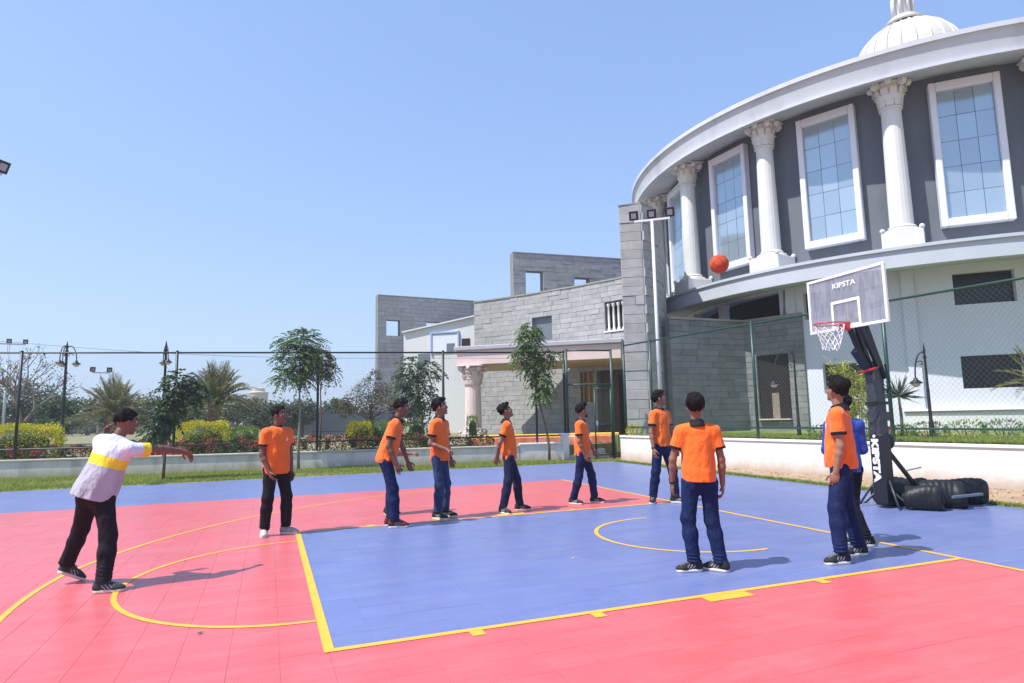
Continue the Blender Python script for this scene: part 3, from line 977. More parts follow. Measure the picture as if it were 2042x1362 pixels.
for q in range(24):
    a = 2 * PI * q / 24
    pts = [dpolar((DR + .03) * math.cos(t), a, DZ + (DR + .02) * math.sin(t)) for t in np.linspace(R(2), R(72), 14)]
    MB().tube(pts, [.055 - .028 * k / 13 for k in range(14)], 6).build('rib', M['dome'], dome, True)
b = MB(); b.lathe([(.95, 20.90), (1.0, 20.98), (.88, 21.05), (.86, 21.12), (.70, 21.16), (.66, 21.32), (.55, 21.34), (.55, 21.38), (.1, 21.4)], (*DC, 0), 40)
smooth_by_angle(b.build('lantern_base', M['dome'], rot), 30)
b = MB()
b.lathe([(.30, 21.35), (.30, 22.9), (.62, 22.95), (.62, 23.1), (.45, 23.2), (.3, 23.6), (.05, 24.0), (.0, 24.5)], (*DC, 0), 24)
lant = b.build('lantern', M['plaster'], rot, True)
for q in range(8):
    a = 2 * PI * (q + .5) / 8
    MB().tube([dpolar(.47, a, 21.36), dpolar(.45, a, 22.95)], [.075, .06], 10).build('lantern_column', M['plaster'], lant, True)

# ------------------------------------------------------------------ stone block walls
def block_mesh(name, m='stone'):
    """Unit block, dressed face towards -y, arrises taken off."""
    h, c = .5, .035
    vs = []
    for y, s in ((.5, h), (-.38, h), (-.5, h - c)):
        vs += [(-s, y, -s), (s, y, -s), (s, y, s), (-s, y, s)]
    fs = [(8, 9, 10, 11)]
    for k in (0, 1):
        for i in range(4):
            j = (i + 1) % 4
            fs.append((k * 4 + i, k * 4 + j, k * 4 + 4 + j, k * 4 + 4 + i))
    return np_mesh(name, vs, fs, [M[m]])


BLOCK = block_mesh('stone_block')
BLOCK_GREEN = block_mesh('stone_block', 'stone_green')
BV = np.zeros(36, np.float32); BLOCK.vertices.foreach_get('co', BV); BV = BV.reshape(-1, 3)
BF = np.array([list(p.vertices) for p in BLOCK.polygons])


def resample(path, n=200):
    path = np.array(path, float)
    seg = np.linalg.norm(np.diff(path, axis=0), axis=1)
    s = np.r_[0, np.cumsum(seg)]
    return path, s


def curve3(p0, p1, p2, n=16):
    """Smooth path through three points (quadratic)."""
    p0, p1, p2 = map(np.array, (p0, p1, p2))
    c = 2 * p1 - .5 * (p0 + p2)
    t = np.linspace(0, 1, n)[:, None]
    return (1 - t) ** 2 * p0 + 2 * t * (1 - t) * c + t ** 2 * p2


def block_wall(parent, path, z0, z1, ch, lens, holes=(), thick=.5, limit=300, budget=None, coping=True, core=True, seed=1, gap=.009, mesh=None):
    """Coursed stone facing along a path (the dressed face lies to the right of the walking direction).
    holes: (u0, u1, z0, z1) in metres along the path."""
    rg = random.Random(seed)
    path, s = resample(path)
    L = s[-1]
    def at(u):
        u = min(max(u, 0), L)
        k = min(np.searchsorted(s, u, side='right') - 1, len(path) - 2)
        t = (u - s[k]) / (s[k + 1] - s[k])
        p = path[k] * (1 - t) + path[k + 1] * t
        d = path[k + 1] - path[k]
        return p, d / np.linalg.norm(d)
    org = origin_of(parent)
    blocks, cores = [], MB()
    nc = max(1, round((z1 - z0) / ch))
    hh = (z1 - z0) / nc
    for j in range(nc):
        za, zb = z0 + j * hh, z0 + (j + 1) * hh
        cuts = [(0, L)]
        for h in holes:
            if min(zb, h[3]) - max(za, h[2]) > hh * .45:
                cuts = [q for (a, b_) in cuts for q in ((a, min(b_, h[0])), (max(a, h[1]), b_)) if q[1] - q[0] > .02]
        for a, b_ in cuts:
            if core:
                n = max(1, int((b_ - a) / 1.2))
                for q in range(n):
                    ua, ub_ = a + (b_ - a) * q / n, a + (b_ - a) * (q + 1) / n
                    (pa, d1), (pb, d2) = at(ua + 1e-4), at(ub_ - 1e-4)
                    n1, n2 = np.array([-d1[1], d1[0]]), np.array([-d2[1], d2[0]])
                    A0, B0, A1, B1 = pa + n1 * .03, pb + n2 * .03, pa + n1 * thick, pb + n2 * thick
                    cores.add([(*A0, za), (*B0, za), (*B1, za), (*A1, za), (*A0, zb), (*B0, zb), (*B1, zb), (*A1, zb)],
                              [(0, 3, 2, 1), (4, 5, 6, 7), (0, 1, 5, 4), (1, 2, 6, 5), (2, 3, 7, 6), (3, 0, 4, 7)])
            u = a
            first = True
            while u < b_ - .01:
                w = rg.uniform(*lens)
                if first and j % 2: w *= .55
                first = False
                if b_ - (u + w) < lens[0] * .45: w = b_ - u
                p, d = at(u + w / 2)
                nrm = np.array([-d[1], d[0]])
                pr = rg.uniform(-.012, .014)
                dep = .09
                c = p + nrm * (dep / 2 - .02 + pr)
                blocks.append(((c[0], c[1], (za + zb) / 2), (w - gap, dep, hh - gap), math.atan2(d[1], d[0])))
                u += w
    rg2 = random.Random(seed + 5)
    order = sorted(range(len(blocks)), key=lambda i: np.hypot(*(np.array(blocks[i][0][:2]) - CAM[:2])))
    for i in order[:limit]:
        c, sc, rz = blocks[i]
        o = link('stone_block', mesh or BLOCK, parent, tuple(np.array(c) - org))
        o.scale = sc
        o.rotation_euler = (0, 0, rz)
    if len(order) > limit:
        V, F = [], []
        for i in order[limit:]:
            c, sc, rz = blocks[i]
            p = BV * np.array(sc)
            ca, sa = math.cos(rz), math.sin(rz)
            q = np.c_[p[:, 0] * ca - p[:, 1] * sa, p[:, 0] * sa + p[:, 1] * ca, p[:, 2]] + np.array(c) - org
            F.append(BF + len(V) * 12); V.append(q)
        tag(link('stone_facing', np_mesh('stone_facing', np.concatenate(V), np.concatenate(F), [M['stone']]), parent), kind='stuff')
    if core: cores.build('wall_core', M['stone_core'], parent)
    if coping:
        cpm = MB()
        n = max(2, int(L / .8))
        vs, fs = [], []
        for q in range(n + 1):
            p, d = at(min(L * q / n, L - 1e-4))
            nrm = np.array([-d[1], d[0]])
            for off, z in ((-.06, z1 + .004), (-.06, z1 + .09), (thick + .04, z1 + .09), (thick + .04, z1 + .004)):
                vs.append((*(p + nrm * off), z))
        for q in range(n):
            for k in range(4):
                fs.append((q * 4 + k, q * 4 + (k + 1) % 4, q * 4 + 4 + (k + 1) % 4, q * 4 + 4 + k))
        fs += [(0, 1, 2, 3), (n * 4 + 3, n * 4 + 2, n * 4 + 1, n * 4)]
        cpm.add(vs, fs)
        cpm.build('coping', M['stone_top'], parent)
    return blocks


# tall fin wall in front of the rotunda
fin = thing('stone_fin_wall', 'tallest grey block wall, a narrow curving fin beside the rotunda', 'wall', (6.43, 12.92, .3))
block_wall(fin, [(5.74, 13.36), (6.43, 12.92)], .3, 9.5, .35, (.7, 1.15), thick=.5, coping=False, seed=3)
fp = [(6.43, 12.92)] + [tuple(p) for p in curve3((6.45, 12.94), (8.0, 14.05), (10.3, 17.1), 14)[1:]]
block_wall(fin, fp, .3, 9.5, .35, (.7, 1.3), thick=.35, coping=False, seed=4)
b = MB()
tp = [(5.70, 13.34)] + fp
inner = [(6.1, 13.85), (6.6, 13.45)] + [(p[0] - .42, p[1] + .42) for p in fp[2:]]
n = len(tp)
b.add([(*p, 9.505) for p in tp] + [(*p, 9.505) for p in inner[:n]] + [(*p, 9.60) for p in tp] + [(*p, 9.60) for p in inner[:n]],
      [(2 * n + i, 2 * n + i + 1, 3 * n + i + 1, 3 * n + i) for i in range(n - 1)] + [(i, i + 1, 2 * n + i + 1, 2 * n + i) for i in range(n - 1)] +
      [(n + i, 3 * n + i, 3 * n + i + 1, n + i + 1) for i in range(n - 1)] + [(0, 2 * n, 3 * n, n)])
b.build('coping', M['stone_top'], fin)

# low stone enclosure with the doorway
enc = thing('stone_enclosure', 'lower grey block enclosure with a dark doorway at the foot of the rotunda', 'wall', (11.3, 13.27, .7))
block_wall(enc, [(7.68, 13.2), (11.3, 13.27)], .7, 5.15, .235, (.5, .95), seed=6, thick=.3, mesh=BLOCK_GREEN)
e2 = [(11.3, 13.27), (12.15, 11.1)]
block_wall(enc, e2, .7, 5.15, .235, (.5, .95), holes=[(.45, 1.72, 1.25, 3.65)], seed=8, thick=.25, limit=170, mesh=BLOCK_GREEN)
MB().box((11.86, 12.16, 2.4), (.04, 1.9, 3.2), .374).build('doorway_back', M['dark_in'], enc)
MB().box((11.80, 12.30, 1.75), (.06, .28, 1.0), .374).build('doorway_pier', M['bark_grey'], enc)
MB().box((11.70, 12.26, 1.23), (.34, 1.27, .05), .374).build('doorway_sill', M['cap'], enc)

# curved stone building with the porch
cb = thing('curved_stone_building', 'wide curved grey block building behind the porch and the front trees', 'building', (8.9, 26.5, .5))
cpth = curve3((5.51, 31.07), (8.62, 26.6), (11.15, 21.8), 20)
CL = resample(cpth)[1][-1]
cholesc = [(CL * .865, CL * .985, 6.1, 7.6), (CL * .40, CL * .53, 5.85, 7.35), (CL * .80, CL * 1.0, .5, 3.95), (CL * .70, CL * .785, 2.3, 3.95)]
block_wall(cb, cpth, .5, 8.85, .285, (.55, 1.15), holes=cholesc, limit=260, seed=12, thick=.45)
def on_c(u, off, z):
    path, s = resample(cpth)
    k = min(np.searchsorted(s, u, side='right') - 1, len(path) - 2)
    t = (u - s[k]) / (s[k + 1] - s[k])
    d = path[k + 1] - path[k]; d = d / np.linalg.norm(d)
    p = path[k] * (1 - t) + path[k + 1] * t + np.array([-d[1], d[0]]) * off
    return (p[0], p[1], z), math.atan2(d[1], d[0])
for h, m, dp in ((cholesc[0], 'dark_in', .42), (cholesc[1], 'slate', .25), (cholesc[2], 'brown_in', .42), (cholesc[3], 'tan', .40)):  # second opening is a shaded recess, its shade in the panel colour
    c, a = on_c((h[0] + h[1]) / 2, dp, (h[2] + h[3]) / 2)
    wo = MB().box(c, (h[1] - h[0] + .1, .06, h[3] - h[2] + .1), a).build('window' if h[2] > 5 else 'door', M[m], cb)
    if m == 'dark_in':
        for q in range(4):
            cc, a = on_c(h[0] + (h[1] - h[0]) * (q + .5) / 4 * .98 + .02, .12, 0)
            bl = MB(); bl.lathe([(.10, h[2]), (.10, h[2] + .1), (.06, h[2] + .18), (.07, h[2] + .8), (.05, h[3] - .2), (.10, h[3] - .12), (.10, h[3])], cc, 12)
            bl.build('baluster', M['plaster'], wo, True)
        c2, a = on_c((h[0] + h[1]) / 2, .1, h[2] - .05)
        MB().box(c2, (h[1] - h[0] + .15, .34, .09), a).build('sill', M['plaster'], wo)
    if m == 'brown_in':
        c2, a = on_c(h[0] + (h[1] - h[0]) * .72, dp - .06, 2.1)
        MB().box(c2, (.75, .05, 3.2), a).build('door_leaf', M['dark_in'], wo)
    if m == 'tan':
        for f in (.1, .5, .9):
            c2, a = on_c(h[0] + (h[1] - h[0]) * f, .2, (h[2] + h[3]) / 2)
            MB().box(c2, (.09, .12, h[3] - h[2]), a).build('jamb', M['tan'], wo)
        c2, a = on_c((h[0] + h[1]) / 2, .2, 3.3)
        MB().box(c2, (h[1] - h[0], .11, .08), a).build('transom', M['tan'], wo)
# right end and roof behind the curved face
b = MB()
rp = [(*p, 8.6) for p in cpth[1:-1]] + [(13.5, 24.0, 8.6), (13, 33, 8.6), (6.6, 33.5, 8.6)]
b.add(rp, [tuple(range(len(rp)))]); b.build('roof_slab', M['stone_top'], cb)
# porch slab, beam, column
pA, pB = np.array([2.35, 24.71]), np.array([9.35, 19.5])
pd_ = (pB - pA) / np.linalg.norm(pB - pA); pn = np.array([-pd_[1], pd_[0]])
pc = (pA + pB) / 2 + pn * 2.1
a = math.atan2(pd_[1], pd_[0])
PLn = np.linalg.norm(pB - pA)
porch = thing('entrance_porch', 'white flat porch roof, pink bounce light in its colour, on one leafy white column', 'porch', (*pA, .5))
MB().bevel_box((*(pc), 5.13), (PLn, 4.3, .22), .03, a).build('roof_slab', M['lavender'], porch)
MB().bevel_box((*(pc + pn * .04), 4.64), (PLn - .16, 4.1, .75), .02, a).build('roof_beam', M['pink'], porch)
MB().box((*(pc + pn * .06), 4.22), (PLn - .4, 3.8, .08), a).build('soffit', M['tan'], porch)
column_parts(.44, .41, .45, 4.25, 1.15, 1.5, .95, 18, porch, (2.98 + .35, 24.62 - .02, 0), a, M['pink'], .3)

# upper and left free-standing stone screens with openings to the sky
up = thing('stone_screen', 'upper grey block screen with two square openings above the curved wall', 'wall', (10.45, 36.74, 6.0))
block_wall(up, [(10.45, 36.74), (20.5, 36.13)], 6.0, 13.95, .33, (.6, 1.2), holes=[(1.02, 2.44, 10.6, 12.45), (5.05, 6.35, 10.6, 12.2)], limit=290, seed=21, thick=.7)
le = thing('stone_screen', 'leftmost grey block screen with two square openings over the white annex', 'wall', (1.48, 44.32, .5))
block_wall(le, [(1.48, 44.32), (12.5, 45.2)], .5, 11.62, .33, (.6, 1.2), holes=[(.74, 1.88, 8.42, 9.75), (4.15, 5.35, 8.42, 9.75)], limit=290, seed=23, thick=.7)

# white annex between the screen and the curved building
an = thing('white_annex', 'low white annex with a blue trimmed window left of the curved stone building', 'building', (2.57, 39.04, .5))
A_, B_ = np.array([2.57, 39.04]), np.array([8.2, 34.97])
ad = (B_ - A_) / np.linalg.norm(B_ - A_); anr = np.array([-ad[1], ad[0]])
def on_a(u, off, z): return (*(A_ + ad * u + anr * off), z)
aa = math.atan2(ad[1], ad[0])
b = MB()
LL = np.linalg.norm(B_ - A_)
vs = [on_a(0, 0, .5), on_a(LL, 0, .5), on_a(LL, 0, 8.95), on_a(0, 0, 7.85), on_a(0, 5, .5), on_a(LL, 5, .5), on_a(LL, 5, 8.95), on_a(0, 5, 7.85)]
b.add(vs, [(0, 1, 2, 3), (1, 5, 6, 2), (4, 7, 6, 5), (0, 3, 7, 4), (3, 2, 6, 7)]); b.build('wall_body', M['white'], an)
wo = MB().box(on_a(3.25, .0, 6.9), (2.1, .12, 1.35), aa).build('window', M['frame'], an)
for (u, z, w, h) in ((2.2, 6.95, .1, 1.6), (4.3, 7.0, .1, 1.6), (3.25, 7.72, 2.2, .1)):
    MB().box(on_a(u, -.05, z), (w, .16, h), aa).build('trim', M['blue_trim'], wo)
MB().box(on_a(3.7, -.05, 6.6), (.6, .08, .6), aa).build('pane', M['slate'], wo)
wo = MB().box(on_a(4.85, .0, 6.9), (.6, .1, .6), aa).build('window', M['dark_in'], an)
MB().box(on_a(1.6, .0, 5.9), (.9, .1, .7), aa).build('window', M['slate'], an)
MB().bar(on_a(-.05, -.06, 7.9), on_a(LL, -.06, 9.0), .3, .1).build('parapet_cap', M['white'], an)

# orange and yellow kerb in front of the curved building
for i, (p, q, lab) in enumerate((((.3, 15.6), (3.5, 14.25), 'long orange and yellow painted kerb behind the white wall'), ((3.9, 14.55), (5.6, 13.75), 'short orange and yellow painted kerb seen through the gate'))):
    p, q = np.array(p), np.array(q)
    k = thing('painted_kerb', lab, 'kerb', (*p, .5), 'painted kerbs by the entrance')
    d = q - p
    a = math.atan2(d[1], d[0])
    c = (p + q) / 2
    nn = np.array([-d[1], d[0]]) / np.linalg.norm(d)
    MB().bevel_box((*c, .64), (np.linalg.norm(d), .5, .30), .03, a).build('kerb_body', M['orange_kerb'], k)
    MB().bevel_box((*(c + nn * .15), .825), (np.linalg.norm(d), .3, .1), .02, a).build('kerb_top', M['yellow_kerb'], k)
# ================================================================== HOOP, BALL, LAMPS
def text_mesh(body, size, ext=.004, offset=0.0, sx=1.0):
    c = bpy.data.curves.new('lettering', 'FONT')
    c.body = body; c.size = size; c.extrude = ext; c.offset = offset
    c.align_x = 'CENTER'; c.align_y = 'CENTER'
    c.resolution_u = 3
    o = bpy.data.objects.new('lettering_curve', c)
    COL.objects.link(o)
    dg = bpy.context.evaluated_depsgraph_get()
    me = bpy.data.meshes.new_from_object(o.evaluated_get(dg))
    bpy.data.objects.remove(o)
    V = np.zeros(len(me.vertices) * 3, np.float32); me.vertices.foreach_get('co', V)
    V = V.reshape(-1, 3); V[:, 0] *= sx
    me.vertices.foreach_set('co', V.ravel())
    me.materials.clear(); me.materials.append(M['print'])
    me.name = 'lettering'
    return me


HX, HY = 2.44, .34
hoop = thing('basketball_hoop', 'portable basketball hoop with clear backboard and black padded post', 'basketball hoop', (HX, HY, 0))
# base: padded post box, mast
MB().bevel_box((HX, HY, .60), (.24, .24, 1.12), .04).build('post_pad', M['black_pad'], hoop)
ms = MB()
ms.bar((HX, HY, 1.10), (HX, HY, 2.30), .20, .17)
mast = ms.build('mast', M['steel'], hoop)
MB().box((HX, HY, 1.63), (.24, .22, .05)).build('mast_collar', M['black_paint'], mast)
MB().box((HX + .02, HY, 1.42), (.23, .23, .14)).build('mast_sleeve', M['steel'], mast)
for s in (-1, 1):
    lg = MB()
    lg.tube([(HX - .02, HY + s * .12, .42), (HX - .14, HY + s * .34, .03), (HX + .06, HY + s * .40, .03), (HX + .02, HY + s * .12, .26)], .018, 6)
    lg.build('leg', M['steel'], hoop, True)
MB().bar((HX + .12, HY - .05, .85), (HX + .52, HY - .12, .34), .05, .05).build('strut', M['black_paint'], hoop)
MB().bar((HX + .12, HY - .02, .10), (HX + 1.35, HY - .1, .10), .10, .08).build('base_rail', M['black_paint'], hoop)
MB().tube([(HX + .36, HY - .10, .56), (HX + .5, HY - .28, .62)], .016, 6).build('strut_pin', M['steel'], hoop)
MB().ellipsoid((HX + .20, HY + .02, 1.02), (.10, .10, .13), 12, 8).build('pouch', M['black_pad'], hoop, True)
MB().tube([(HX + .09, HY - .03, 1.12), (HX + .13, HY - .05, 1.26)], .045, 10).build('bottle', M['red'], hoop, True)
# lettering down the pad, reading downwards, on the face towards the camera side (-y) and the front (-x)
me = text_mesh('KIPSTA', .155, .003, .009, 1.36)
o = link('lettering', me, hoop)
o.matrix_local = Matrix(((0, 0, -1, -.123), (0, -1, 0, 0), (-1, 0, 0, .74), (0, 0, 0, 1)))
em = MB(); em.lathe([(0, -.002), (.03, -.002), (.03, .002), (0, .002)], (0, 0, 0), 4)
emo = em.build('emblem', M['print'], None); emo.parent = hoop; emo.location = (-.123, 0, 1.11); emo.rotation_euler = (PI / 2, 0, -PI / 2)
# arms and backboard
BX, BY, BZ, BW, BH = 1.95, .34, 3.27, 1.56, .91
BYAW = -.07
def bb(x, y, z):   # backboard frame: x towards the court, y along the board
    v = Matrix.Rotation(PI + BYAW, 3, 'Z') @ Vector((x, y, z))
    return (BX + v.x, BY + v.y, BZ + v.z)
for s in (-1, 1):
    MB().bar((HX - .02, HY + s * .11, 2.22), bb(-.10, -s * .11, -.30), .05, .09).build('arm', M['black_paint'], hoop)
    MB().bar((HX + .12, HY + s * .09, 2.02), bb(-.10, -s * .09, .10), .045, .07).build('arm', M['black_paint'], hoop)
MB().bar((HX - .05, HY, 2.12), (HX - .36, HY, 2.48), .12, .12).build('spring_cylinder', M['black_pad'], hoop)
MB().tube([(HX - .06, HY - .14, 2.20), (HX - .22, HY - .15, 2.16), (HX - .48, HY - .12, 2.10)], .018, 8).build('height_handle', M['red'], hoop, True)
MB().tube([(HX + .08, HY - .14, 2.25), (HX + .16, HY - .14, 1.9), (HX + .10, HY - .12, 1.78)], .014, 6).build('cable', M['black_paint'], hoop, True)
b = MB(); b.box(bb(0, 0, 0), (.014, BW - .07, BH - .07), PI + BYAW)
board = b.build('backboard', M['acrylic'], hoop)
fr = MB()
for y, z, w, h in ((0, BH / 2 - .022, BW, .044), (0, -BH / 2 + .022, BW, .044), (-BW / 2 + .022, 0, .044, BH - .09), (BW / 2 - .022, 0, .044, BH - .09)):
    fr.bevel_box(bb(0, y, z), (.045, w, h), .006, PI + BYAW)
fr.build('board_frame', M['print'], board)
sq = MB()
for y, z, w, h in ((0, .0, .58, .045), (0, -.40, .58, .045), (-.2675, -.20, .045, .357), (.2675, -.20, .045, .357)):
    sq.box(bb(.011, y, z), (.006, w, h), PI + BYAW)
sq.build('target_square', M['print'], board)
sb = MB()
for z in (-.16, .13): sb.box(bb(-.035, 0, z - .02), (.03, BW - .12, .035), PI + BYAW)
for y in (-.33, .27): sb.box(bb(-.072, y, 0), (.035, .05, BH - .1), PI + BYAW)
sb.build('support_frame', M['board_bar'], board)
me = text_mesh('KIPSTA', .115, .002, .0025, 1.3)
o = link('lettering', me, board)
o.matrix_local = Matrix.Translation(Vector(bb(.012, 0, .27)) - Vector((HX, HY, 0))) @ Matrix.Rotation(PI + BYAW, 4, 'Z') @ Matrix.Rotation(PI / 2, 4, 'Z') @ Matrix.Rotation(PI / 2, 4, 'X')
# rim, bracket, net
RZ_, RR = 2.885, .225
rc = Vector(bb(.13 + RR, 0, 0)); rc.z = RZ_
b = MB(); b.tube([(rc.x + RR * math.cos(a), rc.y + RR * math.sin(a), RZ_) for a in np.linspace(0, 2 * PI, 40, endpoint=False)], .011, 8, closed=True)
rim = b.build('rim', M['red'], hoop, True)
b = MB()
b.bevel_box(bb(.05, 0, RZ_ - BZ - .03), (.10, .16, .13), .01, PI + BYAW)
b.box(bb(.11, 0, RZ_ - BZ), (.1, .10, .012), PI + BYAW)
for s in (-1, 1): b.bar(bb(.09, s * .06, RZ_ - BZ - .02), bb(.22, s * .15, RZ_ - BZ - .0), .012, .012)
b.build('rim_bracket', M['red'], rim)
nt = MB()
N, rows = 12, 7
def npnt(k, row):
    t = row / (rows - 1)
    rr = RR * (1 - .48 * t ** .8) + .010 * math.sin(5 * k + row)
    a = 2 * PI * (k + .5 * (row % 2)) / N
    return (rc.x + rr * math.cos(a), rc.y + rr * math.sin(a), RZ_ - .012 - .40 * t + .014 * math.sin(3.1 * k + 2 * row))
for row in range(rows - 1):
    for k in range(N):
        for dk in ((0, -1) if row % 2 == 0 else (0, 1)):
            nt.tube([npnt(k, row), npnt(k + dk, row + 1)], .0055, 4, caps=False)
nt.build('net', M['net'], rim)

# ballast rolls on the ground behind the post
bal = [((2.78, .42), .19, .58, -.25), ((2.70, -.10), .185, .52, -.95), ((3.30, .62), .205, .66, -.55), ((3.14, -.08), .205, .62, -.75), ((3.72, -.02), .20, .60, -.62)]
labs = ['black ballast roll nearest the padded post', 'black ballast roll at the front left of the pile', 'black ballast roll at the back of the pile', 'black ballast roll with a grey bar across it', 'black ballast roll at the far right end of the pile']
for ((x, y), r_, L_, az), lab in zip(bal, labs):
    d = Vector((math.cos(az), math.sin(az), 0))
    root = thing('ballast_roll', lab, 'ballast', (x, y, 0), 'ballast rolls behind the hoop')
    prof = [(0, 0), (.06, 0), (.07, .02), (r_ * .86, .02), (r_, .07)]
    ribs = []
    for k in range(1, 6):
        z = .07 + (L_ - .14) * k / 6
        ribs += [(r_, z - .035), (r_ * .972, z - .02), (r_ * .972, z + .0), (r_, z + .015)]
    prof = prof + ribs + [(r_, L_ - .07), (r_ * .86, L_ - .02), (.07, L_ - .02), (.06, L_), (0, L_)]
    m_ = MB(); m_.lathe(prof, (0, 0, 0), 28)
    rm = d.to_track_quat('Z', 'Y').to_matrix()
    m_.v = [tuple(rm @ (Vector(p) - Vector((0, 0, L_ / 2))) + Vector((x, y, r_ * .92))) for p in m_.v]
    # sagging, lumpy: the soft shell is squashed towards the ground and dented
    q_ = np.array(m_.v); rg_ = np.random.RandomState(int(x * 100))
    w_ = sum(np.sin(q_ @ rg_.normal(size=3) * 10 + rg_.uniform(0, 6)) for _ in range(4)) * .015
    ctr_ = np.array([x, y, r_ * .92]); dq_ = q_ - ctr_
    q_ = ctr_ + dq_ * (1 + w_ / np.linalg.norm(dq_, axis=1))[:, None]
    q_[:, 2] = np.maximum(q_[:, 2], .004)
    m_.v = [tuple(p) for p in q_]
    ro_ = smooth_by_angle(m_.build('roll_body', M['rubber'], root), 30)
    if 'grey bar' in lab:
        MB().bar((2.98, -.36, .20), (3.52, -.44, .22), .04, .035).build('carry_bar', M['slate'], root)

# ball in the air
BP = np.array([-1.27, -.59, 3.43]); BR = .121
ball = thing('basketball', 'orange basketball in the air in front of the rotunda', 'ball', tuple(BP))
b = MB(); b.ellipsoid(BP, (BR, BR, BR), 40, 24); b.build('ball_skin', M['ball'], ball, True)
rotm = Matrix.Rotation(.5, 3, 'X') @ Matrix.Rotation(.9, 3, 'Y') @ Matrix.Rotation(.4, 3, 'Z')
sm_ = MB()
def onball(v): v = Vector(v).normalized(); return tuple(Vector(BP) + rotm @ v * (BR - .0003))
ts = np.linspace(0, 2 * PI, 48, endpoint=False)
sm_.tube([onball((math.cos(t), math.sin(t), 0)) for t in ts], .0022, 5, closed=True)
sm_.tube([onball((math.cos(t), 0, math.sin(t))) for t in ts], .0022, 5, closed=True)
for s in (-1, 1): sm_.tube([onball((s * (.62 + .16 * math.cos(2 * t)), math.sin(t) * .8, math.cos(t) * .8)) for t in ts], .0022, 5, closed=True)
sm_.build('ball_seams', M['seam'], ball, True)

# ---- floodlight masts
def floodlight(b, lens, c, az, tilt=.5, s=1.0):
    rm = Matrix.Rotation(az, 3, 'Z') @ Matrix.Rotation(tilt, 3, 'Y')
    b.box(c, (.14 * s, .34 * s, .34 * s), tilt=rm)
    v = rm @ Vector((.078 * s, 0, 0))
    lens.box((c[0] + v.x, c[1] + v.y, c[2] + v.z), (.012, .19 * s, .20 * s), tilt=rm)
    for k in range(5):
        v = rm @ Vector((-.10 * s, (-.12 + .06 * k) * s, 0))
        b.box((c[0] + v.x, c[1] + v.y, c[2] + v.z), (.08 * s, .012 * s, .28 * s), tilt=rm)


def flood_mast(label, x, y, z0, z1, az, n, span, s=1.0, r=.055, pm='pole'):
    root = thing('floodlight_mast', label, 'floodlight', (x, y, z0), 'floodlight masts around the court')
    MB().tube([(x, y, z0), (x, y, z1)], [r * 1.25, r * .9], 12).build('pole', M[pm], root, True)
    t = Vector((-math.sin(az), math.cos(az), 0))
    MB().bar(tuple(Vector((x, y, z1)) - t * span / 2), tuple(Vector((x, y, z1)) + t * span / 2), .07, .07).build('crossarm', M[pm], root)
    for k in range(n):
        u = -span / 2 + span * k / max(1, n - 1)
        c = Vector((x, y, z1 + .24 * s)) + t * u
        bd, ln = MB(), MB()
        floodlight(bd, ln, tuple(c), az, .45, s)
        ho = bd.build('lamp_housing', M['black_paint'], root)
        MB().bar((c.x, c.y, z1), (c.x, c.y, z1 + .1 * s), .05, .05).build('bracket', M['black_paint'], ho)
        ln.build('lens', M['lens'], ho)
    return root


flood_mast('white floodlight mast with three black lamps in front of the stone fin', 5.72, 11.15, .3, 8.27, -2.25, 3, 1.24, .92)
flood_mast('pale floodlight mast far left beyond the bare tree', -18.8, 31.1, .5, 5.65, -1.3, 3, 1.3, .62)
flood_mast('thin floodlight mast behind the left palm with two dark lamps', -16.05, 36.95, .5, 4.65, -1.2, 2, .85, .8)
flood_mast('floodlight at the left edge of the frame, its mast out of view', -13.92, 11.95, 0, 8.16, -.6, 2, 1.85, .95)

# ---- ornamental street lamps
def scroll_lamp(label, x, y, z0, z1, az, arms, reach=.45, drop=.75, lean=0.0, group='black ornamental lamps', th=1.0):
    root = thing('street_lamp', label, 'street lamp', (x, y, z0), group)
    p = MB()
    p.lathe([(.11, 0), (.12, .06), (.09, .12), (.10, .3), (.065, .38), (.055, (z1 - z0) * .5), (.065, (z1 - z0) * .5 + .03), (.05, (z1 - z0) * .5 + .08), (.04, z1 - z0 - .3), (.07, z1 - z0 - .28), (.03, z1 - z0 - .2), (.05, z1 - z0 - .12), (.0, z1 - z0 + .12)], (x, y, z0), 12)
    p.v = [(x + (q[0] - x) * th, y + (q[1] - y) * th, q[2]) for q in p.v]
    p.build('post', M['black_paint'], root, True)
    for k in range(arms):
        a = az + 2 * PI * k / arms if arms > 1 else az
        d = Vector((math.cos(a), math.sin(a), 0))
        q = Vector((x, y, z1 - .25))
        arm = MB()
        pts = []
        for t in np.linspace(0, 1, 14):
            th = PI * t
            pts.append(q + d * (reach * (.5 - .5 * math.cos(th))) + Vector((0, 0, math.sin(th) * reach * .75 - drop * t ** 2.2 * .6)))
        arm.tube(pts, .018, 6)
        sc = []
        for t in np.linspace(0, 1, 16):
            th = 4.5 * t
            sc.append(q - Vector((0, 0, .18)) + d * (.10 + .11 * (1 - t) * math.cos(th)) + Vector((0, 0, .11 * (1 - t) * math.sin(th))))
        arm.tube(sc, .012, 5)
        arm.build('arm', M['black_paint'], root, True)
        e = pts[-1]
        sh = MB(); sh.lathe([(.0, .0), (.04, -.01), (.05, -.05), (.11, -.10), (.155, -.14), (.14, -.145), (.03, -.08)][::-1], e, 14)
        sho = sh.build('lamp_shade', M['black_paint'], root, True)
        gl = MB(); gl.ellipsoid((e.x, e.y, e.z - .15), (.10, .10, .085), 12, 8); gl.build('lamp_globe', M['lamp_glass'], sho, True)
    return root


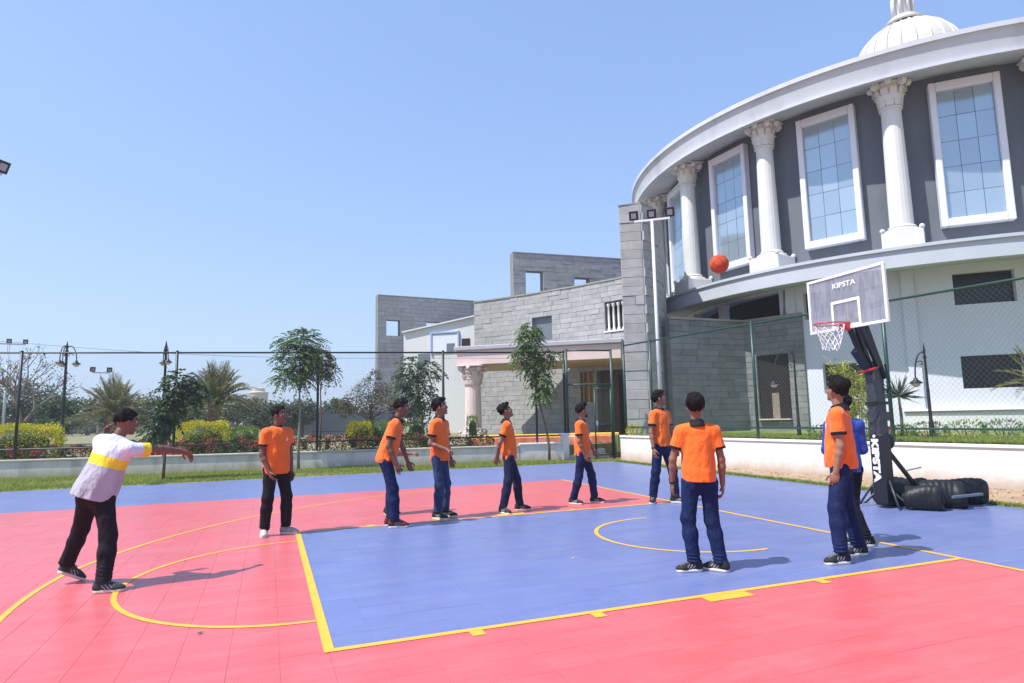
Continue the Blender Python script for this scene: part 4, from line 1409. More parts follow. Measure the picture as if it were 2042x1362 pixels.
scroll_lamp('black lamp post with two drooping lamps at the far left', -13.55, 20.1, .5, 4.5, .1, 3, .31, .58)
scroll_lamp('black lamp post with a lamp between the left palm and the dark tree', -10.3, 19.7, .5, 4.55, 2.0, 2, .27, .58)
scroll_lamp('black lamp with an arched arm in front of the enclosure doorway', 7.20, 6.70, .8, 3.2, 2.45, 1, .56, .85, th=.62)
scroll_lamp('black lamp with a scroll arm in front of the rotunda lower wall', 8.40, 3.75, .8, 3.05, 2.45, 1, .24, .85, th=.62)

# overhead cable and water tower, far fence
b = MB(); b.tube([(-20 + 20 * t, 25 - 3 * t, 5.35 - 1.0 * t - 1.1 * math.sin(PI * t) * .3) for t in np.linspace(0, 1.25, 24)], .007, 5)
tag(b.build('overhead_cable', M['black_paint'], None, True), 'thin dark cable crossing the sky at the upper left', 'cable')
tw = thing('water_tower', 'cream concrete water tower far beyond the trees', 'water tower', (-8.55, 122.9, 0))
b = MB(); b.lathe([(1.0, 0), (.8, 3.5), (1.3, 4.6), (1.75, 5.6), (1.8, 6.9), (1.9, 6.95), (1.9, 7.15), (1.2, 7.3), (1.2, 7.9), (1.0, 8.0), (0, 8.1)], (-8.55, 122.9, 0), 24)
smooth_by_angle(b.build('tank', M['tower'], tw), 30)
ff = thing('boundary_fence', 'grey blue vertical bar fence far behind the brown bushy tree', 'fence', (-3.9, 37.8, .5))
for z in (.8, 2.0): MB().bar((-3.9, 37.9, z), (.9, 37.3, z), .06, .06).build('rail', M['steel'], ff)
for k in range(22):
    x = -3.8 + k * .22
    MB().bar((x, 37.88 - .125 * (x + 3.8), .5), (x, 37.88 - .125 * (x + 3.8), 2.25), .07, .04).build('picket', M['slate'], ff)
tag(MB().box((-2.6, 38.6, 1.3), (9, .2, 1.5), -.12).build('boundary_screen', M['slate'], None, base=(-2.6, 38.6, .5)), 'blue green sheet screen behind the far bar fence', 'screen')
# ================================================================== PEOPLE
# A body is grown as one smooth implicit surface (tapered limbs blended at the joints) and polygonised on a fine grid.
def seg(a, b, ra, rb):
    a, b = np.array(a, np.float32), np.array(b, np.float32)
    ab = b - a; L2 = float(ab @ ab) + 1e-12
    def f(Pt):
        pa = Pt - a
        t = np.clip((pa @ ab) / L2, 0, 1)
        return np.linalg.norm(pa - t[..., None] * ab, axis=-1) - (ra + (rb - ra) * t)
    r = max(ra, rb)
    return f, np.minimum(a, b) - r, np.maximum(a, b) + r


def ell(c, r, rot=None):
    c = np.array(c, np.float32); r = np.array(r, np.float32)
    rot = np.eye(3, dtype=np.float32) if rot is None else np.array(rot, np.float32)
    def f(Pt):
        q = (Pt - c) @ rot
        k0 = np.linalg.norm(q / r, axis=-1); k1 = np.linalg.norm(q / (r * r), axis=-1) + 1e-9
        return k0 * (k0 - 1) / k1
    m = float(r.max())
    return f, c - m, c + m


def cut(prim, p, n):
    """prim with everything beyond the plane through p (normal n pointing to the removed side) taken away."""
    f, lo, hi = prim
    p = np.array(p, np.float32); n = np.array(n, np.float32); n = n / np.linalg.norm(n)
    return (lambda Pt: np.maximum(f(Pt), (Pt - p) @ n)), lo, hi


class Field:
    def __init__(self, prims, h, pad=.03):
        lo = np.min([p[1] for p in prims], axis=0) - pad
        hi = np.max([p[2] for p in prims], axis=0) + pad
        self.lo, self.h = lo.astype(np.float32), h
        self.n = np.ceil((hi - lo) / h).astype(int) + 1
        self.F = np.full(self.n, .2, np.float32)
        self.ax = [self.lo[i] + h * np.arange(self.n[i], dtype=np.float32) for i in range(3)]

    def block(self, lo, hi):
        i0 = np.clip(np.floor((lo - self.lo) / self.h).astype(int), 0, self.n)
        i1 = np.clip(np.ceil((hi - self.lo) / self.h).astype(int) + 1, 0, self.n)
        sl = tuple(slice(a, b) for a, b in zip(i0, i1))
        Pt = np.stack(np.meshgrid(*[self.ax[i][sl[i]] for i in range(3)], indexing='ij'), -1)
        return sl, Pt

    def add(self, prim, k=.02):
        sl, Pt = self.block(prim[1] - k - .03, prim[2] + k + .03)
        if 0 in Pt.shape: return
        d = prim[0](Pt).astype(np.float32)
        a = self.F[sl]
        if k > 0:
            hh = np.maximum(k - np.abs(a - d), 0) / k
            self.F[sl] = np.minimum(a, d) - hh * hh * k * .25
        else:
            self.F[sl] = np.minimum(a, d)

    def sub(self, prim):
        sl, Pt = self.block(prim[1] - .03, prim[2] + .03)
        self.F[sl] = np.maximum(self.F[sl], -prim[0](Pt).astype(np.float32))

    def all_points(self):
        return np.stack(np.meshgrid(*self.ax, indexing='ij'), -1)

    def apply(self, fn):
        """fn(points near the surface, values) -> new values; only near the surface, to stay quick."""
        idx = np.nonzero(np.abs(self.F) < .06)
        Pt = np.stack([self.ax[i][idx[i]] for i in range(3)], -1)
        self.F[idx] = fn(Pt, self.F[idx])

    def cutplane(self, p, n):
        p = np.array(p, np.float32); n = np.array(n, np.float32); n = n / np.linalg.norm(n)
        g = ((self.ax[0] - p[0]) * n[0])[:, None, None] + ((self.ax[1] - p[1]) * n[1])[None, :, None] + ((self.ax[2] - p[2]) * n[2])[None, None, :]
        self.F = np.maximum(self.F, g)

    def mesh(self, relax=1):
        F = self.F
        s = F < 0
        c = np.zeros(np.array(F.shape) - 1, np.uint8)
        sl = (slice(0, -1), slice(1, None))
        for i in (0, 1):
            for j in (0, 1):
                for k in (0, 1):
                    c += s[sl[i], sl[j], sl[k]]
        act = np.nonzero((c > 0) & (c < 8))
        A = np.stack(act, -1)
        n = len(A)
        idx = np.full(c.shape, -1, np.int32)
        idx[act] = np.arange(n)
        corner = {}
        for i in (0, 1):
            for j in (0, 1):
                for k in (0, 1):
                    corner[i, j, k] = F[act[0] + i, act[1] + j, act[2] + k]
        acc = np.zeros((n, 3), np.float32); cnt = np.zeros(n, np.float32)
        for ax in range(3):
            for u in (0, 1):
                for v in (0, 1):
                    p0 = [u, v]; p0.insert(ax, 0)
                    p1 = [u, v]; p1.insert(ax, 1)
                    a, b = corner[tuple(p0)], corner[tuple(p1)]
                    m = (a < 0) != (b < 0)
                    t = np.where(m, a / np.where(m, a - b, 1), 0)
                    q = np.zeros((n, 3), np.float32)
                    q[:, :] = np.array(p0, np.float32)
                    q[:, ax] = t
                    acc[m] += q[m]; cnt[m] += 1
        V = self.lo + self.h * (A + acc / cnt[:, None])
        quads = []
        for ax in range(3):
            u, v = (ax + 1) % 3, (ax + 2) % 3
            a = np.take(s, range(0, s.shape[ax] - 1), ax); b = np.take(s, range(1, s.shape[ax]), ax)
            for inside_first in (True, False):
                m = (a & ~b) if inside_first else (~a & b)
                I = np.stack(np.nonzero(m), -1)
                ok = (I[:, u] > 0) & (I[:, v] > 0) & (I[:, u] < c.shape[u]) & (I[:, v] < c.shape[v])
                I = I[ok]
                q = []
                for du, dv in ((-1, -1), (0, -1), (0, 0), (-1, 0)):
                    J = I.copy(); J[:, u] += du; J[:, v] += dv
                    q.append(idx[J[:, 0], J[:, 1], J[:, 2]])
                Q = np.stack(q, -1)
                quads.append(Q if inside_first else Q[:, ::-1])
        Q = np.concatenate(quads)
        for _ in range(relax):
            acc = np.zeros_like(V); cnt = np.zeros(len(V), np.float32)
            for i in range(4):
                a, b = Q[:, i], Q[:, (i + 1) % 4]
                for x in range(3):
                    acc[:, x] += np.bincount(a, V[b, x], len(V)) + np.bincount(b, V[a, x], len(V))
                cnt += np.bincount(a, minlength=len(V)) + np.bincount(b, minlength=len(V))
            V = V * .5 + .5 * (acc / np.maximum(cnt, 1)[:, None]).astype(np.float32)
        return V, Q


def unit(v):
    v = np.array(v, float)
    return v / np.linalg.norm(v)


def rotm(ax, a):
    return np.array(Matrix.Rotation(a, 3, ax))


def folds(seed, amp, sx, sz):
    """Cloth folds as a smooth random height field."""
    rg = np.random.RandomState(seed)
    comps = []
    for i in range(7):
        d = rg.normal(size=3); d[2] *= sz / sx
        d = d / np.linalg.norm(d) * rg.uniform(.7, 1.6) * sx
        comps.append((d, rg.uniform(0, 2 * PI), rg.uniform(.5, 1)))
    def f(Pt):
        w = sum(a * np.sin(Pt @ d.astype(np.float32) + p) for d, p, a in comps) / 3
        return amp * (w + .6 * np.sin(3 * w))
    return f


def cloth(name, col, rough=.85, var=.10, weave=700, shade=0.0, sheen=0.0):
    m = mat(name, col, rough, var, 9, 0.85, 15, spec=0.2, stretch=(1, 1, .55))
    for q in m.node_tree.nodes:
        if q.type == 'BUMP': q.inputs['Distance'].default_value = .038
    if sheen: m.node_tree.nodes['Principled BSDF'].inputs['Sheen Weight'].default_value = sheen
    return m


CL = {}
CL['orange'] = cloth('orange_pique_cotton', (0.78, 0.145, 0.022), sheen=.15)
CL['black_trim'] = cloth('black_rib_knit', (0.016, 0.013, 0.020))
CL['badge'] = cloth('white_embroidered_badge', (0.70, 0.68, 0.74))
CL['white_tee'] = cloth('white_cotton', (0.60, 0.63, 0.74))
CL['yellow_tee'] = cloth('yellow_cotton', (0.78, 0.62, 0.05))
CL['lilac_tee'] = cloth('lilac_grey_cotton', (0.38, 0.385, 0.455))
CL['blue_jersey'] = cloth('royal_blue_jersey', (0.028, 0.062, 0.30), .5)
CL['black_trousers'] = cloth('black_trouser_cotton', (0.012, 0.009, 0.016))
CL['dark_navy'] = cloth('dark_navy_trouser_cotton', (0.012, 0.016, 0.045))
CL['navy'] = cloth('navy_trouser_cotton', (0.008, 0.016, 0.066), var=.3)
CL['denim'] = cloth('washed_blue_denim', (0.028, 0.046, 0.110), var=.4)
CL['hair'] = mat('black_hair', (0.008, 0.006, 0.006), .7, .3, 40, .6, 160, spec=.12, stretch=(1, 1, .35))
CL['shoe_black'] = mat('black_shoe_mesh', (0.014, 0.014, 0.016), .7, .25, 30, .3, 200)
CL['shoe_green'] = mat('dark_green_shoe_mesh', (0.02, 0.035, 0.035), .7, .25, 30, .3, 200)
CL['shoe_red'] = mat('dark_red_shoe_mesh', (0.10, 0.012, 0.02), .7, .5, 18, .3, 200)
CL['shoe_white'] = mat('off_white_shoe', (0.60, 0.55, 0.50), .6, .15, 20, .2, 200)
CL['shoe_grey'] = mat('grey_shoe', (0.30, 0.28, 0.30), .6, .3, 20, .2, 200)
CL['sole'] = mat('pale_rubber_sole', (0.62, 0.58, 0.52), .6, .08, 20)
CL['eye'] = mat('eye_white', (0.65, 0.62, 0.58), .2, .02, 20)
CL['iris'] = mat('dark_iris', (0.012, 0.007, 0.005), .15, .02, 20)
CL['watch'] = mat('black_watch_strap', (0.012, 0.012, 0.012), .4, .1, 20)


def skin(name, c):
    m = mat(name, c, .5, .09, 16, .12, 220, spec=.4)
    b = m.node_tree.nodes['Principled BSDF']
    b.inputs['Subsurface Weight'].default_value = .08
    b.inputs['Subsurface Radius'].default_value = (.6, .25, .12)
    b.inputs['Subsurface Scale'].default_value = .008
    return m
SK = {'dark': skin('deep_brown_skin', (0.165, 0.078, 0.053)), 'brown': skin('brown_skin', (0.235, 0.112, 0.070)), 'light': skin('light_brown_skin', (0.30, 0.15, 0.095))}
LIP = {k: mat('lip_' + k, c, .45, .05, 20) for k, c in (('dark', (.085, .03, .026)), ('brown', (.17, .058, .046)), ('light', (.26, .09, .07)))}


def person(label, pos, az, H, feet, skin_k='brown', build=1.0, lean=(0, 0), twist=0, head=(0, 0, 0), arm_r=None, arm_l=None, curl=(.5, .5),
           shirt='orange', legs='navy', shoes='shoe_black', hem=-.10, drop=.0, pelvis=None, hair_style='short', watch=None, seed=1, long_sleeve=False,
           foot_pitch=(0, 0), group='boys on the court', palm=(None, None), beard=False, belly=0.0, pw=1.0, sleeve=.62):
    s = H / 1.75
    azr = R(az)
    fw, rt = np.array([math.cos(azr), math.sin(azr)]), np.array([math.sin(azr), -math.cos(azr)])
    root = thing('person', label, 'person', (*pos, 0), group, azr - PI / 2)
    def loc2(w): d = np.array(w) - np.array(pos); return np.array([d @ rt, d @ fw])
    # ---- skeleton (local: x to the person's right, y forwards)
    px, py = (0, 0) if pelvis is None else pelvis
    Pz = .945 * s - drop
    Pv = np.array([px, py, Pz])
    T = rotm('X', -R(lean[0])) @ rotm('Y', R(lean[1])) @ rotm('Z', R(twist))
    def tp(x, y, z): return Pv + T @ (np.array([x, y, z]) * s)
    hips = [Pv + np.array([sx * .092 * s, 0, -.02 * s]) for sx in (1, -1)]
    leg = []
    for k in (0, 1):
        f2 = loc2(feet[k][0]); yaw = R(feet[k][1] - az)
        fd = np.array([-math.sin(yaw), math.cos(yaw), 0])
        pit = R(foot_pitch[k])
        ank = np.array([f2[0], f2[1], 0]) - fd * .06 * s * 0 + np.array([0, 0, .085 * s])
        if pit: ank = ank + np.array([0, 0, math.sin(pit) * .19 * s]) + fd * (1 - math.cos(pit)) * .19 * s
        h = hips[k]; L1, L2 = .425 * s, .421 * s
        dv = ank - h; D = np.linalg.norm(dv)
        if D > L1 + L2 - .004:
            L1 = L1 * (D + .004) / (L1 + L2); L2 = D + .004 - L1
        if D > .93 * (L1 + L2): L1, L2 = (q * (D * 1.004) / (L1 + L2) for q in (L1, L2))   # a standing leg is all but straight
        a = (L1 ** 2 - L2 ** 2 + D ** 2) / (2 * D)
        hh = math.sqrt(max(L1 ** 2 - a ** 2, 0))
        e = dv / D
        pole = fd * .8 + np.array([0, 1, 0]) * .5
        pole = unit(pole - e * (pole @ e))
        leg.append((h, h + e * a + pole * hh, ank, fd, pit))
    sh = [tp(sx * .174 * build ** .5, -.005, .446) for sx in (1, -1)]
    arms = []
    for k, spec in enumerate((arm_r, arm_l)):
        sx = 1 if k == 0 else -1
        if spec is None: spec = ((sx * .16, -.02, -1), (sx * .02, .22, -1))
        u, f = unit(spec[0]), unit(spec[1])
        el = sh[k] + u * .295 * s
        wr = el + f * .255 * s
        arms.append((sh[k], el, wr, f, unit(spec[2]) if len(spec) > 2 else f))
    hy, hp, hr = (R(q) for q in head)
    neck0, neck1 = tp(0, -.012, .47), tp(0, .005, .585)
    Rh = T @ rotm('Z', hy) @ rotm('X', hp) @ rotm('Y', hr)
    HCt = neck1 + Rh @ (np.array([0, .022, .105]) * s)
    sH = s * 1.06
    def hd(x, y, z): return HCt + Rh @ (np.array([x, y, z]) * sH)
    # ---- body
    pr = []
    B = lambda p, k=.02: pr.append((p, k))
    b5 = build ** .5
    B(seg(tp(0, 0, .05), tp(0, .0, .40), .07 * s, .09 * s), .05)
    B(seg(tp(-.14, 0, .44), tp(.14, 0, .44), .045 * s, .045 * s), .05)
    B(seg(neck0, neck1, .054 * s * b5, .050 * s * b5), .03)
    for k in (0, 1):
        a, e, w, f, _ = arms[k]
        B(seg(a, e, .044 * s * b5, .037 * s * b5), .04)
        m_ = e + (w - e) * .3
        B(seg(e, m_, .037 * s * b5, .038 * s * b5), .02)
        B(seg(m_, w, .038 * s * b5, .026 * s), .02)
        h, kn, an, fd, _ = leg[k]
        B(seg(h, kn, .05 * s, .04 * s), .04); B(seg(kn, an, .04 * s, .032 * s), .03)
        B(seg(an, an + fd * .08 * s - np.array([0, 0, .03 * s]), .03 * s, .022 * s), .02)
    # hands
    for k in (0, 1):
        a, e, w, f, hdv = arms[k]
        sx = 1 if k == 0 else -1
        d = unit(hdv)
        n0 = palm[k]
        if n0 is None: n0 = (-sx * 1.0, .25, 0) if abs(d[2]) > .6 else (0, 0, -1)
        nn = np.array(n0, float); nn = unit(nn - d * (nn @ d))           # palm faces nn
        wd = unit(np.cross(nn, d)) * (-sx if k == 0 else -sx)               # towards the thumb
        thumb_ref = np.array([0, 1, .3])
        if wd @ thumb_ref < 0: wd = -wd
        hs = s * 1.03
        rt_ = np.stack([wd, d, nn], -1)
        B(ell(w + d * .048 * hs, (.041 * hs, .054 * hs, .017 * hs), rt_), .015)
        cu = curl[k]
        for q, (off, ln, base) in enumerate(((.030, .074, .086), (.010, .083, .092), (-.011, .077, .090), (-.031, .060, .080))):
            p0 = w + (d * base + wd * off) * hs
            dd = unit(d + wd * off * 2.2)
            ang = 0
            for j, fr_ in enumerate((.44, .31, .25)):
                ang += cu * (.75, 1.0, .7)[j] * (1 + .12 * q)
                dr = dd * math.cos(ang) + nn * math.sin(ang)
                p1 = p0 + dr * ln * fr_ * hs
                B(seg(p0, p1, (.0092 - .0007 * j) * hs, (.0086 - .0008 * j) * hs), .004)
                p0 = p1
        p0 = w + (d * .030 + wd * .032) * hs
        d1 = unit(d * .72 + wd * .62 + nn * .35)
        p1 = p0 + d1 * .042 * hs
        d2 = unit(d * .9 + wd * .2 + nn * (.35 + .4 * cu))
        B(seg(p0, p1, .0125 * hs, .0105 * hs), .008)
        B(seg(p1, p1 + d2 * .034 * hs, .0105 * hs, .0085 * hs), .004)
    # head
    B(ell(hd(0, -.008, .028), (.073 * sH, .093 * sH, .088 * sH), Rh), .02)
    B(ell(hd(0, .020, -.035), (.058 * sH, .072 * sH, .078 * sH), Rh), .03)
    B(seg(hd(-.012, .070, -.096), hd(.012, .070, -.096), .018 * sH, .018 * sH), .03)
    B(seg(hd(-.030, .074, .030), hd(.030, .074, .030), .013 * sH, .013 * sH), .02)
    B(seg(hd(-.045, .055, -.025), hd(-.036, .062, -.03), .02 * sH, .018 * sH), .02)
    B(seg(hd(.045, .055, -.025), hd(.036, .062, -.03), .02 * sH, .018 * sH), .02)
    B(seg(hd(0, .088, .018), hd(0, .101, -.026), .0085 * sH, .0115 * sH), .010)
    B(seg(hd(-.012, .096, -.030), hd(.012, .096, -.030), .0095 * sH, .0095 * sH), .008)
    B(seg(hd(-.020, .083, -.058), hd(.020, .083, -.058), .0085 * sH, .0085 * sH), .008)
    B(seg(hd(-.016, .082, -.071), hd(.016, .082, -.071), .0085 * sH, .0085 * sH), .008)
    for sx in (-1, 1):
        B(ell(hd(sx * .076, -.008, -.004), (.010 * sH, .021 * sH, .032 * sH), Rh @ rotm('Z', sx * -.35)), .008)
    fld = Field([p for p, _ in pr], .0058, .02)
    for p, k in pr: fld.add(p, k)
    V, Q = fld.mesh(1)
    fc = V[Q].mean(1)
    lp = (fc - HCt) @ Rh / sH
    mi = ((np.abs(lp[:, 0]) < .024) & (lp[:, 1] > .078) & (lp[:, 2] < -.052) & (lp[:, 2] > -.079)).astype(int)
    mats = [SK[skin_k], LIP[skin_k], CL['hair']]
    if beard:
        mi[(lp[:, 1] > .03) & (lp[:, 2] < -.075) & (lp[:, 2] > -.13)] = 2
        mi[(np.abs(lp[:, 0]) < .03) & (lp[:, 1] > .08) & (lp[:, 2] > -.052) & (lp[:, 2] < -.042)] = 2
    brow = (np.abs(np.abs(lp[:, 0]) - .032) < .019) & (lp[:, 1] > .06) & (np.abs(lp[:, 2] - .031 - .004) < .0052)
    mi[brow] = 2
    body = link('body', np_mesh('body', V, Q, mats, True, mi), root)
    for sx in (-1, 1):
        e = MB()
        c = hd(sx * .031, .0725, .010)
        e.ellipsoid(c, (.0125 * sH,) * 3, 10, 8)
        e.m = 1
        g = hd(sx * .031, .0835, .011)
        e.ellipsoid(g, (.0055 * sH,) * 3, 8, 6)
        e.build('eye', [CL['eye'], CL['iris']], body, True, local=True)
    # ---- hair
    hp_ = [(ell(hd(0, -.010, .036), (.086 * sH, .104 * sH, .093 * sH), Rh), .02)]
    if hair_style == 'full':
        hp_ += [(ell(hd(.0, .030, .105), (.066 * sH, .072 * sH, .038 * sH), Rh), .03), (ell(hd(0, -.05, .07), (.08 * sH, .07 * sH, .06 * sH), Rh), .03)]
    elif hair_style == 'quiff':
        hp_ += [(ell(hd(.014, .045, .108), (.055 * sH, .06 * sH, .036 * sH), Rh), .03)]
    elif hair_style == 'fringe':
        hp_ += [(seg(hd(-.04, .082, .070), hd(.045, .082, .066), .024 * sH, .02 * sH), .02), (ell(hd(0, .02, .095), (.07 * sH, .08 * sH, .04 * sH), Rh), .03)]
    hf = Field([p for p, _ in hp_], .0062, .03)
    for p, k in hp_: hf.add(p, k)
    tuft = folds(seed + 50, .0055, 95, 60)
    hl = .017 if hair_style != 'fringe' else .004
    def hairline(Pt, v):
        q = (Pt - HCt.astype(np.float32)) @ Rh.astype(np.float32) / sH
        v = v - tuft(Pt)
        nape = np.minimum(-.60 * q[:, 1] + .80 * q[:, 2], 1)
        cutv = (hl + .006 * np.sin(q[:, 0] * 160) + .003 * np.sin(q[:, 0] * 377 + 1)) - nape
        side = np.where((np.abs(q[:, 0]) > .05) & (q[:, 1] > -.02) & (q[:, 1] < .030) & (q[:, 2] > -.02), -.02, 0)
        return np.maximum(v, (cutv + side) * .8 * sH)
    hf.apply(hairline)
    V, Q = hf.mesh(0)
    link('hair', np_mesh('hair', V, Q, [CL['hair']], True), root)
    # ---- shirt
    sp = []
    A = lambda p, k=.03: sp.append((p, k))
    bw = build
    A(ell(tp(0, .005, .335), (.178 * s * bw, .118 * s * bw, .205 * s), T), .05)
    A(ell(tp(0, .012 + belly * .4, .12), (.158 * s * bw, (.112 + belly) * s * bw, .20 * s), T), .06)
    A(ell(tp(0, -.004, -.02), (.177 * s * bw, .148 * s * bw, .46 * s), T), .05)
    A(seg(tp(-.14, -.008, .440), tp(.14, -.008, .440), .060 * s * b5, .060 * s * b5), .05)
    for sx in (-1, 1): A(seg(tp(sx * .045, -.014, .492), tp(sx * .155, -.008, .452), .046 * s, .055 * s * b5), .04)
    A(seg(tp(0, -.018, .44), tp(0, -.012, .500), .080 * s, .060 * s), .03)
    ends = []
    for k in (0, 1):
        a, e, w, f, _ = arms[k]
        if long_sleeve:
            A(seg(a, e, .070 * s * b5, .056 * s * b5), .05); A(seg(e, e + (w - e) * .9, .056 * s * b5, .04 * s), .03)
        else:
            c = a + (e - a) * sleeve
            u = unit(e - a)
            A(cut(seg(a - np.array([0, 0, .006 * s]), a + (e - a) * (sleeve + .14), .060 * s * b5, .071 * s * b5), c, u), .05)
            ends.append((a, c, u))
    sf = Field([p for p, _ in sp], .0088, .03)
    for p, k in sp: sf.add(p, k)
    fo1 = folds(seed, .0072 * s, 28, 12); fo2 = folds(seed + 9, .0034 * s, 60, 34)
    hemp, hemn = tp(0, 0, hem), T @ np.array([0, 0, -1.0])
    Tt, Pf = T.astype(np.float32), Pv.astype(np.float32)
    def drape(Pt, v):
        q = (Pt - Pf) @ Tt / s
        low = np.clip((.30 - q[:, 2]) / .35, .25, 1.2)
        ripple = .006 * s * np.clip((.14 - q[:, 2]) / .22, 0, 1) * np.sin(9 * np.arctan2(q[:, 1], q[:, 0] + 1e-6) + seed + 3 * q[:, 2])
        return v + fo1(Pt) * low + fo2(Pt) * low - ripple
    sf.apply(drape)
    # underside of the hem stays open-looking: hollow the lowest part
    sf.cutplane(hemp, hemn)
    V, Q = sf.mesh(1)
    fc = V[Q].mean(1)
    lq = (fc - Pv) @ T / s
    if shirt == 'orange':
        mats = [CL['orange'], CL['badge']]
        mi = (((lq[:, 0] + .085) / .017) ** 2 + ((lq[:, 2] - .345) / .022) ** 2 < 1) & (lq[:, 1] > .03)
        mi = mi.astype(int)
    elif shirt == 'banded':
        mats = [CL['white_tee'], CL['yellow_tee'], CL['lilac_tee']]
        mi = np.zeros(len(Q), int)
        mi[lq[:, 2] < .335] = 1
        mi[lq[:, 2] < .235] = 2
        for k in (0, 1):
            a, e, w, f, _ = arms[k]
            t = ((fc - a) @ unit(e - a)) / np.linalg.norm(e - a)
            off = np.linalg.norm(fc - a - unit(e - a) * (t * np.linalg.norm(e - a))[:, None], axis=1)
            on = (t > .22) & (off < .10 * s) & (t < .8)
            mi[on] = 0
            mi[on & (t > .36)] = 1
    else:
        mats = [CL[shirt]]; mi = np.zeros(len(Q), int)
    top = link('shirt', np_mesh('shirt', V, Q, mats, True, mi), root)
    if shirt == 'orange':
        for a, c, u in ends:
            p = cut(cut(seg(c - u * .07, c + u * .08, .0735 * s * b5, .0735 * s * b5), c + u * .006, u), c - u * .022 * s, -u)
            cf = Field([p], .0068, .02); cf.add(p, 0)
            V, Q = cf.mesh(1)
            link('sleeve_band', np_mesh('sleeve_band', V, Q, [CL['black_trim']], True), top)
        # ribbed collar with two points
        q0, q1 = tp(0, -.022, .478), tp(0, -.002, .560)
        p = cut(cut(seg(q0, q1, .098 * s, .069 * s), tp(0, -.03, .568), T @ np.array([0, .35, .94])), tp(0, 0, .482), T @ np.array([0, -.16, -.98]))
        cf = Field([p], .0066, .03); cf.add(p, 0)
        for sx in (-1, 1):
            cf.add(seg(tp(sx * .030, .066, .490), tp(sx * .046, .078, .452), .016 * s, .007 * s), .012)
        cf.sub(seg(tp(0, -.02, .53), tp(0, .0, .61), .057 * s * b5, .059 * s * b5))
        V, Q = cf.mesh(1)
        link('collar', np_mesh('collar', V, Q, [CL['black_trim']], True), top)
    elif shirt == 'banded':
        q0, q1 = tp(0, -.022, .49), tp(0, -.008, .525)
        p = cut(seg(q0, q1, .074 * s, .064 * s), tp(0, -.03, .54), T @ np.array([0, .35, .94]))
        cf = Field([p], .0066, .03); cf.add(p, 0)
        V, Q = cf.mesh(1)
        link('collar', np_mesh('collar', V, Q, [CL['white_tee']], True), top)
    # ---- trousers
    tp_ = []
    A2 = lambda p, k=.03: tp_.append((p, k))
    A2(ell(tp(0, .0, -.02), (.144 * s * bw * pw, .090 * s * bw, .13 * s), T), .04)
    A2(ell(Pv + np.array([0, -.004, -.07]) * s, (.150 * s * bw * pw, .096 * s * bw, .10 * s)), .04)
    for k in (0, 1):
        h, kn, an, fd, pit = leg[k]
        dn = unit(an - kn)
        A2(seg(h + np.array([0, -.004, -.05 * s]), kn, .088 * s * b5 * pw, .071 * s * pw), .05)
        A2(seg(kn, kn + (an - kn) * .35, .071 * s * pw, .071 * s * pw), .03)
        endp = an - dn * .012 * s
        A2(cut(seg(kn + (an - kn) * .35, an + dn * .06 * s, .071 * s * pw, .063 * s * pw), endp, dn), .03)
    tf = Field([p for p, _ in tp_], .0088, .03)
    for p, k in tp_: tf.add(p, k)
    t1 = folds(seed + 20, .0024 * s, 30, 34); t2 = folds(seed + 31, .0026 * s, 44, 74)
    def crease(Pt, v):
        out = v + t1(Pt)
        for k in (0, 1):
            h, kn, an, fd, pit = leg[k]
            for c, wgt, sp_ in ((kn, .9, .16), (an, 1.7, .13)):
                g = np.exp(-np.sum((Pt - c.astype(np.float32)) ** 2, 1) / (2 * (sp_ * s) ** 2 * .35))
                out = out + wgt * g * t2(Pt)
            g = np.exp(-((Pt[:, 2] - an[2] - .05 * s) / (.06 * s)) ** 2)
            out = out + .0035 * s * g * np.sin(Pt[:, 2] * 190 / s + 8 * Pt[:, 0] + 14 * Pt[:, 1] + seed)
        return out
    tf.apply(crease)
    tf.cutplane(tp(0, 0, .045), T @ np.array([0, 0, 1.0]))
    V, Q = tf.mesh(1)
    link('trousers', np_mesh('trousers', V, Q, [CL[legs]], True), root)
    # ---- shoes
    for k in (0, 1):
        h, kn, an, fd, pit = leg[k]
        sxv = np.array([fd[1], -fd[0], 0])
        f2 = loc2(feet[k][0])
        O = np.array([f2[0], f2[1], 0])
        fv, uv = fd.copy(), np.array([0, 0, 1.0])
        if pit:
            toe = O + fd * .17 * s
            fv = fd * math.cos(pit) - np.array([0, 0, 1]) * math.sin(pit)
            uv = fd * math.sin(pit) + np.array([0, 0, 1]) * math.cos(pit)
            O = toe - fv * .17 * s
        def sp2(x, y, z): return O + (sxv * x + fv * y + uv * z) * s
        F_ = np.stack([sxv, fv, uv], -1)
        up_ = [(seg(sp2(0, -.045, .050), sp2(0, .10, .044), .042 * s, .043 * s), .02), (ell(sp2(0, .125, .036), (.046 * s, .068 * s, .034 * s), F_), .03),
               (seg(sp2(0, -.035, .06), sp2(0, -.030, .105), .043 * s, .047 * s), .03), (seg(sp2(0, .01, .085), sp2(0, .085, .062), .030 * s, .026 * s), .02)]
        uf = Field([p for p, _ in up_], .0062, .02)
        for p, q in up_: uf.add(p, q)
        uf.cutplane(sp2(0, 0, .024), -uv)
        uf.cutplane(sp2(0, -.03, .115), uv)
        V, Q = uf.mesh(1)
        fc = V[Q].mean(1)
        lx = ((fc - O) @ F_) / s
        mi = ((np.abs(lx[:, 0]) > .026) & (np.abs((lx[:, 1] - .035 + .9 * (lx[:, 2] - .05)) % .034 - .017) < .0065) & (lx[:, 1] > .0) & (lx[:, 1] < .085) & (lx[:, 2] < .075)).astype(int)
        mi[(np.abs(lx[:, 0]) < .02) & (lx[:, 2] > .072) & (lx[:, 1] > .02) & (np.abs((lx[:, 1]) % .022 - .011) < .004)] = 1
        st = CL['shoe_grey'] if shoes != 'shoe_white' else CL['shoe_black']
        sk_ = shoes if not isinstance(shoes, tuple) else shoes[k]
